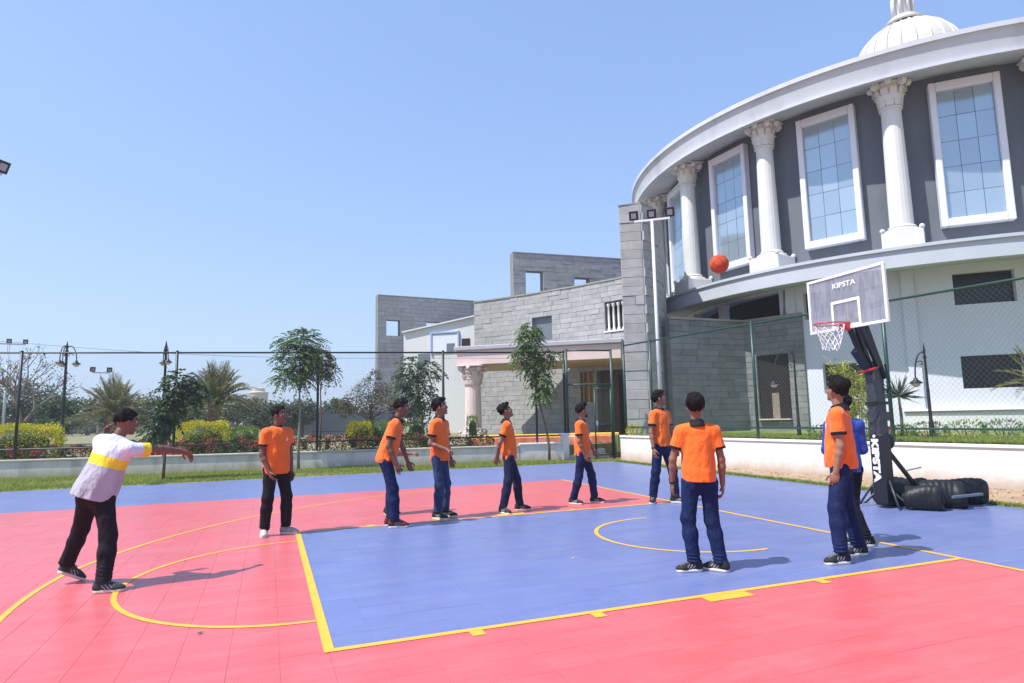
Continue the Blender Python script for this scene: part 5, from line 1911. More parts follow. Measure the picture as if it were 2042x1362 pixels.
        so = link('shoe', np_mesh('shoe', V, Q, [CL[sk_], st], True, mi), root)
        p0 = cut(cut(seg(sp2(0, -.035, 0.015), sp2(0, .140, .015), .047 * s, .047 * s), sp2(0, 0, .030), uv), sp2(0, 0, .001), -uv)
        lf = Field([p0], .0062, .02); lf.add(p0, 0)
        V, Q = lf.mesh(0)
        link('sole', np_mesh('sole', V, Q, [CL['sole']], True), so)
    if watch is not None:
        a, e, w, f, _ = arms[watch]
        c = w - f * .015 * s
        m_ = MB(); m_.tube([c - f * .011, c + f * .011], .031 * s, 14)
        m_.ellipsoid(tuple(c + unit(np.cross(f, (0.3, 1, 0))) * .026 * s), (.02, .02, .02), 10, 6)
        m_.build('watch', CL['watch'], root, True, local=True)
    return root


person('man in a white, yellow and lilac banded tee, right arm stretched out', (-8.17, .19), 54, 1.72,
       [((-8.03, -.03), -8), ((-8.48, .50), 32)], 'dark', 1.14, lean=(12, 13), twist=4, head=(-30, 6, -8), arm_r=((.30, .93, -.05), (.24, .96, -.14), (.28, .80, -.45)),
       arm_l=((-.36, .50, -.80), (-.10, .12, 1.0)), curl=(.55, .5), shirt='banded', legs='black_trousers', shoes='shoe_green', hem=-.090, drop=.012, pelvis=(0, 0),
       seed=4, foot_pitch=(0, 28), group='people on the court', belly=.012, pw=1.06, palm=((.3, .3, -1), None))
person('boy in an orange polo, black trousers and pale shoes beside the free throw line', (-6.52, 2.40), -58, 1.74,
       [((-6.66, 2.36), -92), ((-6.38, 2.40), -32)], 'dark', 1.05, head=(32, 3, 0), arm_r=((.16, .0, -1), (-.22, .36, -.9)), arm_l=((-.14, -.06, -1), (-.02, .16, -1)),
       legs='black_trousers', shoes=('shoe_white', 'shoe_grey'), seed=7, hem=-.12, pw=1.04, group='people on the court')
person('boy leaning forward in an orange polo, navy trousers and dark red shoes', (-4.96, 2.30), -12, 1.86,
       [((-4.93, 2.17), -12), ((-4.95, 2.36), -4)], 'dark', .92, lean=(15, 0), head=(-2, 6, 0), arm_r=((.10, -.30, -1), (.02, .42, -.9)), arm_l=((-.18, .30, -1), (-.05, .36, -1)),
       legs='navy', shoes='shoe_red', seed=12, drop=.015, pelvis=(0, -.06), hem=-.09, group='people on the court', curl=(.9, .5))
person('boy almost hidden behind the leaning boy, one forearm reaching out', (-4.74, 3.45), -12, 1.55,
       [((-4.78, 3.38), -10), ((-4.78, 3.54), -10)], 'light', .84, lean=(13, 0), pelvis=(0, -.05), arm_r=((.05, .25, -1), (-.10, 1.0, .02)), arm_l=((-.2, 0, -1), (0, .2, -1)), seed=15, legs='navy',
       group='people on the court', curl=(.9, .5))
person('boy in an orange polo and washed blue jeans with one fist raised at his waist', (-4.13, 2.68), -42, 1.82,
       [((-4.19, 2.63), -50), ((-4.03, 2.78), -28)], 'brown', .92, head=(22, 12, 0), arm_r=((.20, -.12, -1), (-.22, .93, -.34)), arm_l=((-.18, .04, -1), (-.08, .22, -1)),
       legs='denim', shoes='shoe_black', seed=19, watch=1, hair_style='full', curl=(1.1, .6), group='people on the court', pw=.94)
person('boy in an orange polo looking up with both hands behind his back', (-2.94, 2.78), -22, 1.74,
       [((-3.10, 2.68), -70), ((-2.74, 2.86), -12)], 'brown', .88, lean=(-3, -3), head=(6, 20, 0), arm_r=((.16, -.42, -1), (-.28, -.22, -.85)), arm_l=((-.16, -.42, -1), (.28, -.22, -.85)),
       legs='dark_navy', shoes='shoe_black', seed=23, hair_style='full', group='people on the court')
person('bearded boy in an orange polo, legs apart, left arm held away from his body', (-1.45, 3.06), -42, 1.72,
       [((-1.64, 3.10), -52), ((-1.24, 3.06), -34)], 'brown', .95, head=(36, 8, 0), arm_r=((.14, .02, -1), (-.18, .34, -.93)), arm_l=((-.42, .10, -.9), (-.40, .30, -.85)),
       legs='navy', shoes='shoe_black', seed=29, beard=True, hair_style='quiff', drop=.0, group='people on the court')
person('tall boy with a fringe in an orange polo gazing up at the lane corner', (-.21, 2.46), -72, 1.92,
       [((-.37, 2.56), -128), ((-.04, 2.36), -48)], 'brown', .93, head=(46, 17, 0), arm_r=((.24, .0, -1), (.08, .20, -1)), arm_l=((-.22, .05, -1), (-.14, .22, -1)),
       legs='navy', shoes='shoe_black', seed=33, watch=0, hair_style='fringe', group='people on the court', hem=-.06)
person('boy seen from behind in an orange polo, alone inside the blue lane', (-2.63, -1.74), 62, 1.70,
       [((-2.50, -1.83), 120), ((-2.73, -1.72), 165)], 'brown', .98, head=(-6, 12, 0), arm_r=((.20, .02, -1), (.02, .16, -1)), arm_l=((-.30, -.02, -1), (-.04, .24, -1)),
       legs='navy', shoes='shoe_black', seed=37, watch=1, hair_style='full', hem=-.06, group='people on the court', pw=1.02)
person('boy in an orange polo standing in front of the boy in blue', (-1.00, -1.97), 124, 1.86,
       [((-.76, -1.90), 165), ((-1.23, -2.10), 172)], 'light', .96, lean=(-2, 0), head=(-40, 14, 0), arm_r=((.18, .02, -1), (.04, .2, -1)), arm_l=((-.12, -.06, -1), (-.02, .22, -1)),
       legs='navy', shoes='shoe_black', seed=41, hair_style='full', hem=-.07, group='people on the court')
person('boy in a royal blue jersey mostly hidden behind a taller boy in orange', (-.37, -1.49), 60, 1.70,
       [((-.26, -1.45), 165), ((-.30, -1.62), 172)], 'brown', .88, head=(10, 8, 0), arm_r=((.14, .10, -.95), (-.50, .75, .05)), arm_l=((-.16, .10, -.95), (.50, .75, .05)),
       shirt='blue_jersey', legs='black_trousers', shoes='shoe_black', seed=47, long_sleeve=True, hair_style='full', group='people on the court')
# ================================================================== PLANTS
def leaves(centers, length, width, rg, up=.3, droop=0.0, dirs=None):
    """Folded two-triangle-pair leaves (rhombs) at the given points."""
    n = len(centers)
    if dirs is None:
        d = rg.normal(size=(n, 3)); d[:, 2] = d[:, 2] * .6 - droop
    else:
        d = dirs
    d = d / (np.linalg.norm(d, axis=1)[:, None] + 1e-9)
    nn = rg.normal(size=(n, 3)); nn[:, 2] += up * 3
    s = np.cross(d, nn); s /= (np.linalg.norm(s, axis=1)[:, None] + 1e-9)
    L = (length * rg.uniform(.7, 1.25, n))[:, None]
    W = (width * rg.uniform(.7, 1.25, n))[:, None]
    c = np.asarray(centers)
    V = np.stack([c, c + d * L * .5 + s * W * .5, c + d * L, c + d * L * .5 - s * W * .5], 1).reshape(-1, 3)
    F = np.arange(n * 4).reshape(-1, 4)
    return V, F


def shell_points(c, r, n, rg, inner=.45):
    v = rg.normal(size=(n, 3)); v /= np.linalg.norm(v, axis=1)[:, None]
    rad = rg.uniform(inner ** 3, 1, n) ** (1 / 3)
    return np.array(c) + v * rad[:, None] * np.array(r)


def merge(parts):
    V = np.concatenate([p[0] for p in parts]); k = 0; F = []
    for p in parts:
        F.append(p[1] + k); k += len(p[0])
    return V, np.concatenate(F)


def sprays(c, r, n, rg, length=.45, leaf=.10, w=.035, droop=.5, pairs=7):
    """Drooping pinnate sprays growing outwards from a blob."""
    base = shell_points(c, np.array(r) * .75, n, rg, .15)
    out = base - np.array(c); out = out / (np.linalg.norm(out, axis=1)[:, None] + 1e-6)
    out = out + rg.normal(size=(n, 3)) * .35; out[:, 2] += .25
    out /= np.linalg.norm(out, axis=1)[:, None]
    L = length * rg.uniform(.6, 1.2, n)
    P_, D_ = [], []
    side = np.cross(out, np.array([0, 0, 1.0])); side /= (np.linalg.norm(side, axis=1)[:, None] + 1e-6)
    for q in range(pairs):
        t = (q + .6) / pairs
        p = base + out * (L * t)[:, None]; p[:, 2] -= droop * L * t * t
        tang = out.copy(); tang[:, 2] -= 2 * droop * t
        for sg in (-1, 1):
            P_.append(p); D_.append(side * sg + tang * .7 + rg.normal(size=(n, 3)) * .12 + np.array([0, 0, -.25]))
    p = base + out * L[:, None]; p[:, 2] -= droop * L
    P_.append(p); D_.append(tang)
    return leaves(np.concatenate(P_), leaf, w, rg, .8, dirs=np.concatenate(D_))


def plant_root(name, label, cat, base, group=None): return thing(name, label, cat, tuple(base), group)


def crown(parent, name, parts, m):
    V, F = merge(parts)
    return link(name, np_mesh(name, V - origin_of(parent), F, [m]), parent)


def tree(name, label, base, trunk, blobs, style, leafm, barkm, group, seed, rad=.05, limbs=True, sprayn=40, leafn=500, **kw):
    rg = np.random.RandomState(seed)
    root = plant_root(name, label, 'tree', base, group)
    n = len(trunk)
    tk = MB()
    tk.tube(trunk, [rad * (1 - .62 * i / (n - 1)) for i in range(n)], 9)
    if limbs:
        top = np.array(trunk[-1]); mid = np.array(trunk[max(n - 2, 0)])
        for c, r in blobs:
            for q in range(3):
                e = np.array(c) + rg.normal(size=3) * np.array(r) * .45
                t = rg.uniform(.1, 1); a = mid * (1 - t) + top * t
                m_ = (a + e) / 2 + rg.normal(size=3) * .06 + np.array([0, 0, .06])
                tk.tube([a, m_, e], [rad * .32, rad * .22, rad * .08], 6)
    tk.build('trunk', barkm, root, True)
    parts = []
    for c, r in blobs:
        vol = np.prod(r) ** (1 / 3)
        if style == 'spray':
            parts.append(sprays(c, r, int(sprayn * (vol / .5) ** 1.6) + 6, rg, **kw))
        else:
            k = int(leafn * (vol / .7) ** 1.8) + 30
            nclump = max(6, k // 28)
            cc = shell_points(c, r, nclump, rg, .35)
            pts = (cc[:, None] + rg.normal(size=(nclump, 28, 3)) * vol * .16).reshape(-1, 3)
            parts.append(leaves(pts, kw.get('leaf', .12), kw.get('w', .06), rg, .5))
    crown(root, 'crown', parts, leafm)
    return root


# --- young trees in front of and just behind the back wall
B0 = at_back(-5.72)
tree('young_tree', 'tall slender tree with a bright feathery crown, before the back wall', (-5.72, 14.15, 0),
     [(-5.72, 14.15, -.02), (-5.74, 14.15, .8), (-5.70, 14.15, 1.7), (-5.74, 14.16, 2.5), (-5.66, 14.16, 3.1)],
     [((-5.95, 14.1, 3.5), (.50, .5, .55)), ((-5.55, 14.2, 4.1), (.50, .45, .42)), ((-5.95, 14.15, 4.05), (.45, .4, .35)), ((-6.15, 14.1, 2.95), (.28, .3, .28)), ((-5.55, 14.1, 3.35), (.30, .32, .35)), ((-5.65, 14.2, 2.9), (.28, .28, .22))],
     'spray', M['leaf'], M['bark_grey'], 'young trees along the back wall', 3, .05, sprayn=98, length=.42, leaf=.115, w=.045, droop=.5)
tree('young_tree', 'small bronze green tree crown behind a fence post', (-4.92, 16.4, .5),
     [(-4.92, 16.4, .45), (-4.90, 16.4, 1.6), (-4.93, 16.4, 2.6), (-4.9, 16.4, 3.4)],
     [((-4.9, 16.4, 3.75), (.34, .34, .42)), ((-4.62, 16.4, 3.35), (.22, .25, .3)), ((-5.15, 16.35, 3.5), (.25, .25, .28))],
     'spray', M['leaf_bronze'], M['bark'], 'young trees along the back wall', 5, .035, sprayn=150, length=.34, leaf=.10, w=.045, droop=.8)
tree('young_tree', 'small dark leafy tree on a thin brown trunk beside the right palm', (-9.29, 12.8, 0),
     [(-9.29, 12.8, -.02), (-9.27, 12.8, .7), (-9.25, 12.8, 1.3), (-9.1, 12.8, 1.9), (-8.98, 12.8, 2.4)],
     [((-8.95, 12.8, 2.72), (.45, .4, .36)), ((-8.6, 12.8, 2.45), (.28, .3, .25)), ((-9.3, 12.8, 1.9), (.32, .35, .45)), ((-9.15, 12.8, 2.25), (.3, .3, .3)), ((-9.5, 12.85, 1.45), (.35, .3, .35))],
     'spray', M['leaf_dark'], M['bark'], 'young trees along the back wall', 8, .042, sprayn=95, length=.30, leaf=.11, w=.06, droop=.6)
tree('young_tree', 'slender tree leaning left before the white wall section, ragged green crown', (2.35, 12.88, 0),
     [(2.33, 12.88, -.02), (2.33, 12.88, .5), (2.25, 12.9, 1.1), (2.08, 12.93, 1.8), (1.95, 12.96, 2.5), (1.92, 12.98, 3.3), (1.8, 13, 3.9)],
     [((1.72, 12.95, 4.1), (.48, .45, .55)), ((1.95, 12.95, 3.4), (.38, .4, .42)), ((2.1, 12.95, 2.75), (.36, .36, .40)), ((2.55, 12.9, 3.65), (.18, .2, .14)), ((1.30, 12.95, 3.55), (.26, .26, .22)), ((2.1, 12.9, 2.3), (.2, .22, .2)), ((1.78, 12.95, 4.55), (.3, .3, .22))],
     'spray', M['leaf'], M['bark'], 'young trees along the back wall', 13, .05, sprayn=105, length=.34, leaf=.115, w=.05, droop=.75)
tree('young_tree', 'dark drooping tree in front of the white annex and porch column', (-1.33, 15.9, .5),
     [(-1.33, 15.9, .45), (-1.35, 15.9, 1.2), (-1.4, 15.9, 2.0), (-1.6, 15.9, 2.8)],
     [((-1.75, 15.9, 3.45), (.5, .45, .42)), ((-1.15, 15.8, 3.35), (.40, .4, .32)), ((-2.1, 15.95, 2.95), (.36, .36, .4)), ((-1.5, 15.9, 2.7), (.42, .4, .45)), ((-1.05, 15.85, 2.25), (.32, .35, .45)), ((-1.75, 15.9, 2.1), (.30, .3, .35))],
     'spray', M['leaf_dark'], M['bark'], 'young trees along the back wall', 17, .05, sprayn=72, length=.40, leaf=.12, w=.055, droop=.7)
tree('bushy_tree', 'brownish round bushy tree left of the grey screen wall', (-2.8, 18.7, .5),
     [(-2.8, 18.7, .45), (-2.75, 18.7, 1.2), (-2.85, 18.7, 1.8)],
     [((-3.3, 18.7, 2.2), (.75, .7, .5)), ((-2.3, 18.7, 2.35), (.65, .7, .6)), ((-2.8, 18.7, 2.75), (.6, .6, .5)), ((-3.9, 18.7, 2.0), (.42, .5, .35)), ((-1.8, 18.7, 1.95), (.4, .5, .4)), ((-2.7, 18.7, 3.2), (.28, .28, .35))],
     'leaf', M['leaf_olive'], M['bark'], 'garden trees', 23, .07, leafn=1500, leaf=.09, w=.04)

# --- bare spreading tree at the far left
def bare_tree(name, label, base, H, seed, spread, group):
    rg = random.Random(seed)
    root = plant_root(name, label, 'tree', base, group)
    b = MB()
    tips = []
    def grow(p, d, L, r, lev):
        q = p + d * L
        m_ = (p + q) / 2 + Vector((rg.uniform(-1, 1), rg.uniform(-1, 1), rg.uniform(-.3, .6))) * L * .07
        b.tube([p, m_, q], [r, r * .85, r * .68], 5 if lev > 1 else 8, caps=False)
        if lev == 0: tips.append(q); return
        for k in range(rg.choice((2, 3, 3)) if lev < 5 else 3):
            nd = (d + Vector((rg.uniform(-1, 1), rg.uniform(-1, 1), rg.uniform(-.35, .6))) * spread).normalized()
            grow(q, nd, L * rg.uniform(.62, .86), r * .62, lev - 1)
        tips.append(q)
    grow(Vector(base), Vector((.05, 0, 1)), H * .30, .11, 5)
    b.build('trunk', M['bark_grey'], root, True)
    pts = np.array([tuple(t) for t in tips])
    g = np.random.RandomState(seed)
    pts = np.repeat(pts, 3, 0) + g.normal(size=(len(pts) * 3, 3)) * .10
    V, F = leaves(pts, .09, .045, g, .4)
    link('crown', np_mesh('crown', V - np.array(base), F, [M['leaf_olive']]), root)


bare_tree('bare_tree', 'large half bare tree with fine spreading twigs at the far left', (-15.3, 21.8, .5), 3.7, 5, .75, 'garden trees')

# --- feather palms
def palm(label, base, th, tr, fl, nf, seed, lean=0.0, m='palm_leaf', group='feather palms', width=.42):
    rg = np.random.RandomState(seed)
    root = plant_root('palm_tree', label, 'palm', base, group)
    x, y, z = base
    tk = MB()
    prof = []
    for k in range(22):
        t = k / 21
        rr = tr * (1.15 - .35 * t + .25 * max(0, t - .7)) * (1 + (.13 if k % 2 else -.04))
        prof.append((rr, z - .05 + th * t))
    tk.lathe(prof, (x, y, 0), 14)
    tk.build('trunk', M['palm_bark'], root)
    c0 = np.array([x, y, z + th])
    P_, D_, S_ = [], [], []
    rb = MB()
    for k in range(nf):
        a = 2 * PI * (k * .381966 % 1) + rg.uniform(-.2, .2)
        el = 1.45 - 1.45 * (k / nf) ** 1.1 + rg.uniform(-.12, .12)
        L = fl * rg.uniform(.8, 1.1)
        d = np.array([math.cos(a) * math.cos(el), math.sin(a) * math.cos(el), math.sin(el)])
        pts = []
        for t in np.linspace(0, 1, 12):
            p = c0 + d * L * t
            p[2] -= L * (.12 + .30 * math.cos(el)) * t ** 2.2
            pts.append(p)
        pts = np.array(pts)
        rb.tube(pts, [.016 * (1 - .8 * i / 11) for i in range(12)], 4, caps=False)
        side = np.cross(d, (0, 0, 1.0)); side /= np.linalg.norm(side) + 1e-6
        for t in np.linspace(.16, .99, 34):
            i = min(int(t * 11), 10); f = t * 11 - i
            p = pts[i] * (1 - f) + pts[i + 1] * f
            tg = pts[i + 1] - pts[i]; tg /= np.linalg.norm(tg)
            ln = width * L / 1.6 * (math.sin(PI * (.12 + .83 * t)) ** .7) * .62
            for sg in (-1, 1):
                P_.append(p); D_.append(side * sg * .75 + tg * .75 + np.array([0, 0, .28]) + rg.normal(size=3) * .10); S_.append(ln)
    P_, D_, S_ = np.array(P_), np.array(D_), np.array(S_)
    V, F = leaves(P_, 1.0, .10, rg, .5, dirs=D_)
    V = V.reshape(-1, 4, 3); V = P_[:, None] + (V - P_[:, None]) * np.stack([S_ * 1.0] * 3, -1)[:, None]
    # keep leaflets slim whatever their length
    rb.build('frond_ribs', M['palm_leaf'], root)
    link('fronds', np_mesh('fronds', V.reshape(-1, 3) - np.array(base), F, [M[m]]), root)
    return root


palm('left feather palm with a short brown trunk, behind the man', (-12.4, 22.4, .5), 1.35, .24, 1.95, 92, 3)
palm('right feather palm with a thick brown trunk, beside the dark young tree', (-8.55, 19.9, .5), 1.75, .27, 1.95, 96, 6)
palm('small palm at the right edge, its fronds crossing the lower window', (9.28, 1.82, .8), 1.15, .09, 1.15, 26, 9, m='palm_leaf')

# --- clipped bushes
def bush(label, c, r, n, leafm, seed, group, leaf=.055, w=.04, name='clipped_bush', boxy=True, stems=True):
    rg = np.random.RandomState(seed)
    root = plant_root(name, label, 'bush', (c[0], c[1], c[2] - r[2]), group)
    v = rg.normal(size=(n, 3)); v /= np.linalg.norm(v, axis=1)[:, None]
    if boxy:
        v = rg.uniform(-1, 1, (n, 3)); ax_ = rg.choice(3, n, p=[.28, .34, .38])
        v[np.arange(n), ax_] = np.sign(v[np.arange(n), ax_])
        v /= np.maximum(1, np.linalg.norm(v, axis=1) * .80)[:, None]
    rad = rg.uniform(.84, 1.02, n)[:, None] * (1 + .06 * np.sin(v[:, :1] * 7 + seed) + .05 * np.sin(v[:, 1:2] * 9))
    pts = np.array(c) + v * rad * np.array(r)
    d = v + rg.normal(size=(n, 3)) * .55; d[:, 2] += .35
    V, F = leaves(pts, leaf, w, rg, .3, dirs=d)
    link('foliage', np_mesh('foliage', V - origin_of(root), F, [leafm]), root)
    b = MB()
    for k in range(5):
        a = 2 * PI * k / 5
        b.tube([(c[0] + .06 * math.cos(a), c[1] + .06 * math.sin(a), c[2] - r[2] - .05), (c[0] + r[0] * .6 * math.cos(a), c[1] + r[1] * .6 * math.sin(a), c[2] + r[2] * .55)], [.018, .007], 5)
    b.build('stems', M['bark'], root)
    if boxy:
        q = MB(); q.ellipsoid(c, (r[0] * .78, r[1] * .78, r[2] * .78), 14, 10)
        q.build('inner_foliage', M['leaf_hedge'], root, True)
    return root


gb = 'clipped golden bushes behind the flower hedge'
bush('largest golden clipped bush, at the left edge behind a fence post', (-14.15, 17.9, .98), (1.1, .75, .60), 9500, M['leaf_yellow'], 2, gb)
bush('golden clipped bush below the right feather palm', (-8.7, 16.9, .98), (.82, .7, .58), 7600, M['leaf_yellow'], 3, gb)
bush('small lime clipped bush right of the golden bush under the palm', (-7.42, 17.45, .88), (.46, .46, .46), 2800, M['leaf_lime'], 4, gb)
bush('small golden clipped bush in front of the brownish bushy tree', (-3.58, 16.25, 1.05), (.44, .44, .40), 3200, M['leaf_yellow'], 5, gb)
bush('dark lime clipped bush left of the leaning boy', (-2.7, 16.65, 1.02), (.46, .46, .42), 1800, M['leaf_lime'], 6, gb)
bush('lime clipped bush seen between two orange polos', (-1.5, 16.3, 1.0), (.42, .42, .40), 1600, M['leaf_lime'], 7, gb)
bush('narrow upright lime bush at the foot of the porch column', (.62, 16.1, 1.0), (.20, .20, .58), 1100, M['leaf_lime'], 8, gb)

# --- flowering hedge on top of the back wall
hx = np.arange(-14.6, .6, .78)
spots = ['at the far left end', 'below the largest golden bush, left half', 'below the largest golden bush, right half', 'just right of the left fence post', 'left of the left lamp post', 'right of the left lamp post',
         'behind the throwing man', 'behind the outstretched arm', 'behind the dark young tree', 'below the right palm', 'before the golden bush under the palm', 'before the small lime bush', 'left of the boy in black trousers',
         'behind the tall slender tree', 'right of the tall slender tree', 'before the far bar fence', 'before the small golden bush', 'behind the leaning boy', 'between two orange polos', 'at the foot of the porch column']
for i, x in enumerate(hx):
    q = at_back(x) + _bn * (.62 + rnd.uniform(-.05, .08))
    rg = np.random.RandomState(100 + i)
    rr = (rg.uniform(.38, .54), rg.uniform(.26, .34), rg.uniform(.17, .27))
    zc = .50 + rr[2]
    root = bush('red flowered hedge shrub ' + spots[i % len(spots)], (q[0], q[1], zc), rr, 620, M['leaf_hedge'], 200 + i, 'red flowered shrubs along the back wall', .08, .04, 'flowering_shrub', False)
    nf = rg.randint(8, 16) if i < 17 else rg.randint(1, 4)
    P_ = []
    for k in range(nf):
        v = rg.normal(size=3); v[2] = abs(v[2]) * .9; v[1] -= .5; v /= np.linalg.norm(v)
        cc = np.array([q[0], q[1], zc]) + v * np.array(rr) * 1.02
        u = rg.normal(size=(34, 3)); u /= np.linalg.norm(u, axis=1)[:, None]
        P_.append((cc + u * .055, u))
    V, F = leaves(np.concatenate([p for p, _ in P_]), .045, .035, rg, .2, dirs=np.concatenate([u for _, u in P_]))
    link('blossoms', np_mesh('blossoms', V - origin_of(root), F, [M['petal']]), root)

# --- trees beyond the garden
rg0 = random.Random(77)
far = [(-24.5, 36, 2.4, 4.2, 'at the left edge, dark and wide'), (-21.0, 31.5, 2.0, 3.5, 'behind the left fence post'), (-18.6, 34.5, 2.2, 4.0, 'left of the left lamp post'),
       (-16.4, 30.5, 1.8, 3.1, 'right of the left lamp post'), (-15.0, 36.5, 2.0, 3.3, 'behind the left palm'), (-12.6, 33.5, 2.0, 3.3, 'between the two palms'),
       (-10.6, 30.0, 1.7, 3.2, 'behind the dark young tree'), (-9.3, 35.5, 1.7, 2.9, 'left of the right palm'), (-7.3, 33.0, 1.6, 2.8, 'right of the right palm'),
       (-6.2, 37.5, 1.6, 2.9, 'below the water tower'), (-5.4, 31.5, 1.3, 2.5, 'left of the tall slender tree'), (-4.6, 36.0, 1.7, 3.0, 'behind the tall slender tree'),
       (-2.2, 41.0, 1.7, 3.1, 'behind the far bar fence'), (1.6, 31.0, .9, 3.2, 'seen between the porch column and the dark tree')]
for i, (x, y, rad, h, where) in enumerate(far):
    bl = []
    for k in range(7):
        a = rg0.uniform(0, 2 * PI); q = rg0.uniform(0, .62)
        bl.append(((x + math.cos(a) * rad * q, y + math.sin(a) * rad * q, .5 + (h - .5) * rg0.uniform(.38, .82)), (rad * .48, rad * .48, (h - .5) * .22)))
    bl.append(((x, y, h - .4), (rad * .45, rad * .45, .42)))
    tree('garden_tree', 'dull green bushy tree beyond the garden, ' + where, (x, y, .5), [(x, y, .4), (x + .05, y, 1.1), (x, y, h * .6)], bl, 'leaf',
         M['leaf_far' if i % 3 else 'leaf_dark'], M['bark'], 'trees beyond the garden', 300 + i, .10, leafn=520, leaf=.15, w=.085)

# far wooded skyline that reads as one mass
rg = np.random.RandomState(5)
pts = []
for k in range(420):
    a = rg.uniform(-.75, .62)
    dist = rg.uniform(75, 150)
    hh = rg.uniform(1.6, 4.2) * (dist / 100)
    c = CAM + np.array([math.sin(YAW + a) * dist, math.cos(YAW + a) * dist, 0]); c[2] = .4 + hh * .5
    pts.append(shell_points(c, (hh * .9, hh * .9, hh * .55), 60, rg, .2))
V, F = leaves(np.concatenate(pts), .75, .5, rg, .4)
tag(link('far_woods', np_mesh('far_woods', V, F, [M['leaf_far']])), kind='stuff')

# --- right bank: bamboo, spiky plant, low planting
root = plant_root('bamboo_clump', 'yellow green bamboo clump behind the boy with his back turned', 'bamboo', (7.35, 4.85, .8))
rg = np.random.RandomState(31)
cu, P_, D_ = MB(), [], []
for k in range(15):
    a, h = rg.uniform(0, 2 * PI), rg.uniform(1.2, 2.1)
    x0, y0 = 7.35 + .18 * math.cos(a), 4.85 + .18 * math.sin(a)
    sp_ = rg.uniform(.15, .55)
    pts = [(x0 + math.cos(a) * sp_ * t ** 2 * h * .5, y0 + math.sin(a) * sp_ * t ** 2 * h * .5, .78 + h * t) for t in np.linspace(0, 1, 7)]
    cu.tube(pts, [.016 * (1 - .7 * t) for t in np.linspace(0, 1, 7)], 6)
    for t in np.linspace(.35, 1, 22):
        p = np.array(pts[min(int(t * 6), 5)]) * (1 - (t * 6 % 1)) + np.array(pts[min(int(t * 6) + 1, 6)]) * (t * 6 % 1)
        for q in range(5):
            P_.append(p + rg.normal(size=3) * .07); D_.append(rg.normal(size=3) * np.array([1, 1, .5]) + np.array([math.cos(a) * .4, math.sin(a) * .4, .1]))
cu.build('culms', M['culm'], root, True)
V, F = leaves(np.array(P_), .20, .03, rg, .4, dirs=np.array(D_))
link('foliage', np_mesh('foliage', V - origin_of(root), F, [M['bamboo']]), root)


def spiky(label, base, th, L, n, seed, group=None):
    rg = np.random.RandomState(seed)
    root = plant_root('spiky_plant', label, 'plant', base, group)
    x, y, z = base
    MB().tube([(x, y, z - .03), (x + .03, y, z + th * .5), (x, y, z + th)], [.04, .035, .03], 8).build('stem', M['bark_grey'], root, True)
    d = rg.normal(size=(n, 3)); d[:, 2] = np.abs(d[:, 2]) * 1.0 - .25
    c = np.tile(np.array([x, y, z + th]), (n, 1))
    V, F = leaves(c, L, .05, rg, .4, dirs=d)
    link('leaf_rosette', np_mesh('leaf_rosette', V - np.array(base), F, [M['yucca']]), root)


spiky('spiky plant on a thin bare stem right of the hoop post', (8.42, 4.55, .8), 1.05, .62, 90, 3)
spiky('low spiky plant on the bank near the gate', (5.45, 10.3, .8), .12, .55, 26, 5)
for i, (x, y, r_, lab) in enumerate(((6.75, 5.45, .3, 'left of the bamboo clump'), (8.0, 4.25, .28, 'below the spiky plant on a stem'), (8.55, 3.95, .34, 'at the foot of the scroll lamp'), (9.1, 3.4, .36, 'right of the scroll lamp'), (9.65, 2.9, .36, 'before the white plinth'))):
    bush('low feathery shrub on the grass bank ' + lab, (x, y, .80 + r_ * .55), (r_ * 1.4, r_, r_ * .55), 420, M['leaf_lime' if i % 2 else 'leaf'], 400 + i, 'low shrubs on the grass bank', .10, .022, 'low_shrub', False)
bush('yellow flowered low plant on the white wall beside the gate', (5.25, 12.15, .97), (.26, .22, .18), 420, M['leaf_yellow'], 420, None, .08, .03, 'low_shrub', False)

# --- grass: blades as slim triangles
def grass(name, n, sampler, m, h0, h1, seed, z=0.0):
    rg = np.random.RandomState(seed)
    p = sampler(rg, n)
    n = len(p)
    h = rg.uniform(h0, h1, n); a = rg.uniform(0, 2 * PI, n); w = rg.uniform(.004, .009, n) * 1.6
    tilt = rg.normal(size=(n, 2)) * .45
    b = np.c_[p, np.full(n, z)]
    sd = np.c_[np.cos(a) * w, np.sin(a) * w, np.zeros(n)]
    tip = b + np.c_[tilt * h[:, None], h]
    V = np.stack([b - sd, b + sd, tip], 1).reshape(-1, 3)
    return tag(link(name, np_mesh(name, V, np.arange(n * 3).reshape(-1, 3), [m])), kind='stuff')


def lawn_pts(rg, n, thr=.35):
    x = rg.uniform(-19, 4.5, n)
    yb = np.array(BW_A[1] + (x - BW_A[0]) * _bd[1] / _bd[0]); yb = np.where(x > 3.1, 12.9, yb)
    y = 11.66 + .10 * np.abs(rg.normal(size=n)) + (yb - 11.75 - .05) * rg.uniform(0, 1, n)
    f = np.sin(x * 1.3 + np.sin(y * 2)) + np.sin(y * 2.7 + x * .6) + rg.normal(size=n) * .7
    k = f > thr - .75
    return np.c_[x, y][k]


grass('lawn_grass', 95000, lawn_pts, M['blade'], .03, .09, 1)
grass('dry_grass', 30000, lambda rg, n: lawn_pts(rg, n, -9), M['blade_dry'], .02, .06, 2)
def edge_pts(rg, n):
    y = rg.uniform(-6, 11.7, n); x = 4.06 + np.abs(rg.normal(size=n)) * .09
    return np.c_[x, y]
grass('court_edge_grass', 16000, edge_pts, M['blade'], .03, .08, 3)
def bank_pts(rg, n):
    t = rg.uniform(1.6, 21, n)
    q = RW_A + _rn * .3 + _rd * t[:, None] + _rn * (rg.uniform(0, 1, n) ** 1.5 * 2.6)[:, None]
    return q
grass('bank_grass', 60000, bank_pts, M['blade'], .04, .10, 4, .8)
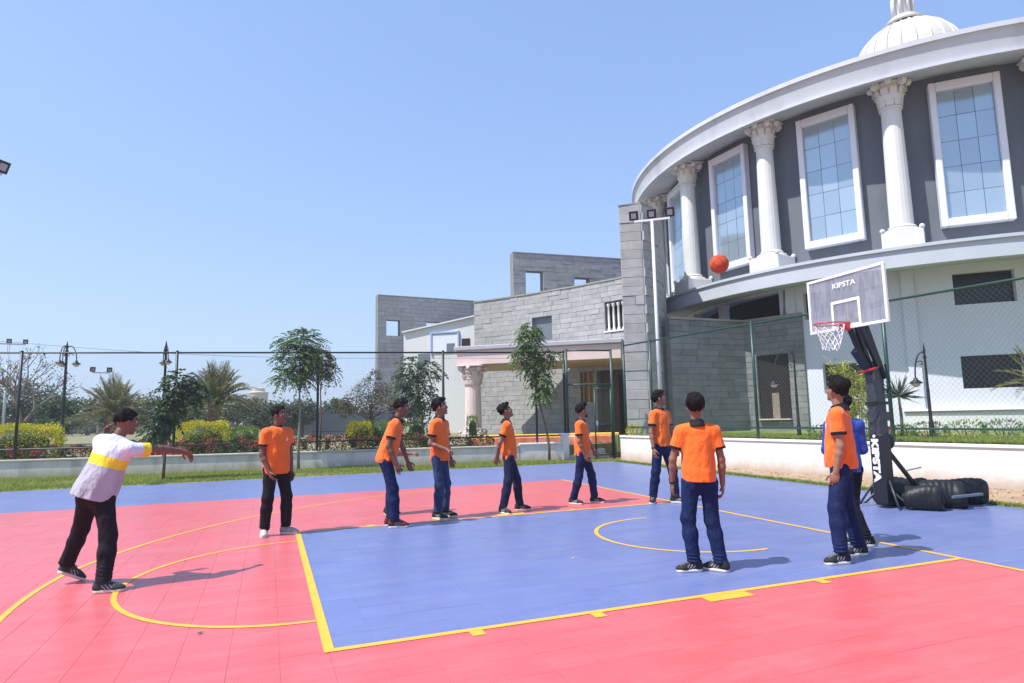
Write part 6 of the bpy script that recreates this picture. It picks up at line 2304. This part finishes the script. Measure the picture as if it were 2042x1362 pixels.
# a few fallen leaves on the court and stones on the dirt strip
for i, (x, y) in enumerate(((-7.1, -1.7),)):
    V, F = leaves(np.array([[x, y, .008]]), .05, .03, np.random.RandomState(3), 3, dirs=np.array([[1.0, .4, .05]]))
    tag(link('fallen_leaf', np_mesh('fallen_leaf', V, F, [M['leaf_olive']])), 'tiny dry fallen leaf on the red court', 'leaf')

# loose stones and dry litter on the dirt strip and along the wall feet
def scatter(name, n, sampler, m, s0, s1, seed, z=-.03):
    rg = np.random.RandomState(seed)
    p = sampler(rg, n); n = len(p)
    s = rg.uniform(s0, s1, n)
    o = np.array([(1, 0, 0), (0, 1, 0), (-1, 0, 0), (0, -1, 0), (0, 0, .8), (0, 0, -.3)])
    f = np.array([(0, 1, 4), (1, 2, 4), (2, 3, 4), (3, 0, 4)])
    a = rg.uniform(0, 6, n)
    rot = np.stack([np.stack([np.cos(a), -np.sin(a), 0 * a], -1), np.stack([np.sin(a), np.cos(a), 0 * a], -1), np.stack([0 * a, 0 * a, 0 * a + 1], -1)], 1)
    V = np.einsum('nij,kj->nki', rot, o) * (s[:, None, None] * rg.uniform(.6, 1.3, (n, 1, 3))) + np.c_[p, np.full(n, z)][:, None]
    F = (f[None] + (np.arange(n) * 6)[:, None, None]).reshape(-1, 3)
    return tag(link(name, np_mesh(name, V.reshape(-1, 3), F, [m])), kind='stuff')


def strip_pts(rg, n):
    t = rg.uniform(.2, 20, n); k = rg.uniform(0, 1, n) ** 1.6
    q = RW_A + _rd * t[:, None]
    x = q[:, 0] - .02 - k * (q[:, 0] - 4.35)
    return np.c_[x, q[:, 1]]
scatter('gravel', 1500, strip_pts, M['paving'], .006, .022, 8)
scatter('dirt_litter', 500, strip_pts, M['bark'], .008, .03, 9)
# ---- thin dusty air over the whole place
hz = bpy.data.materials.new('thin_dusty_air')
hz.use_nodes = True
hn, hl = hz.node_tree.nodes, hz.node_tree.links
hn.remove(hn['Principled BSDF'])
pv = hn.new('ShaderNodeVolumePrincipled')
pv.inputs['Color'].default_value = (0.86, 0.90, 0.97, 1)
pv.inputs['Density'].default_value = HAZE
pv.inputs['Anisotropy'].default_value = 0.3
hl.new(pv.outputs[0], hn['Material Output'].inputs['Volume'])
b = MB(); b.box((0, 0, 12.5), (850, 850, 27.2))
tag(b.build('haze', hz), kind='stuff')
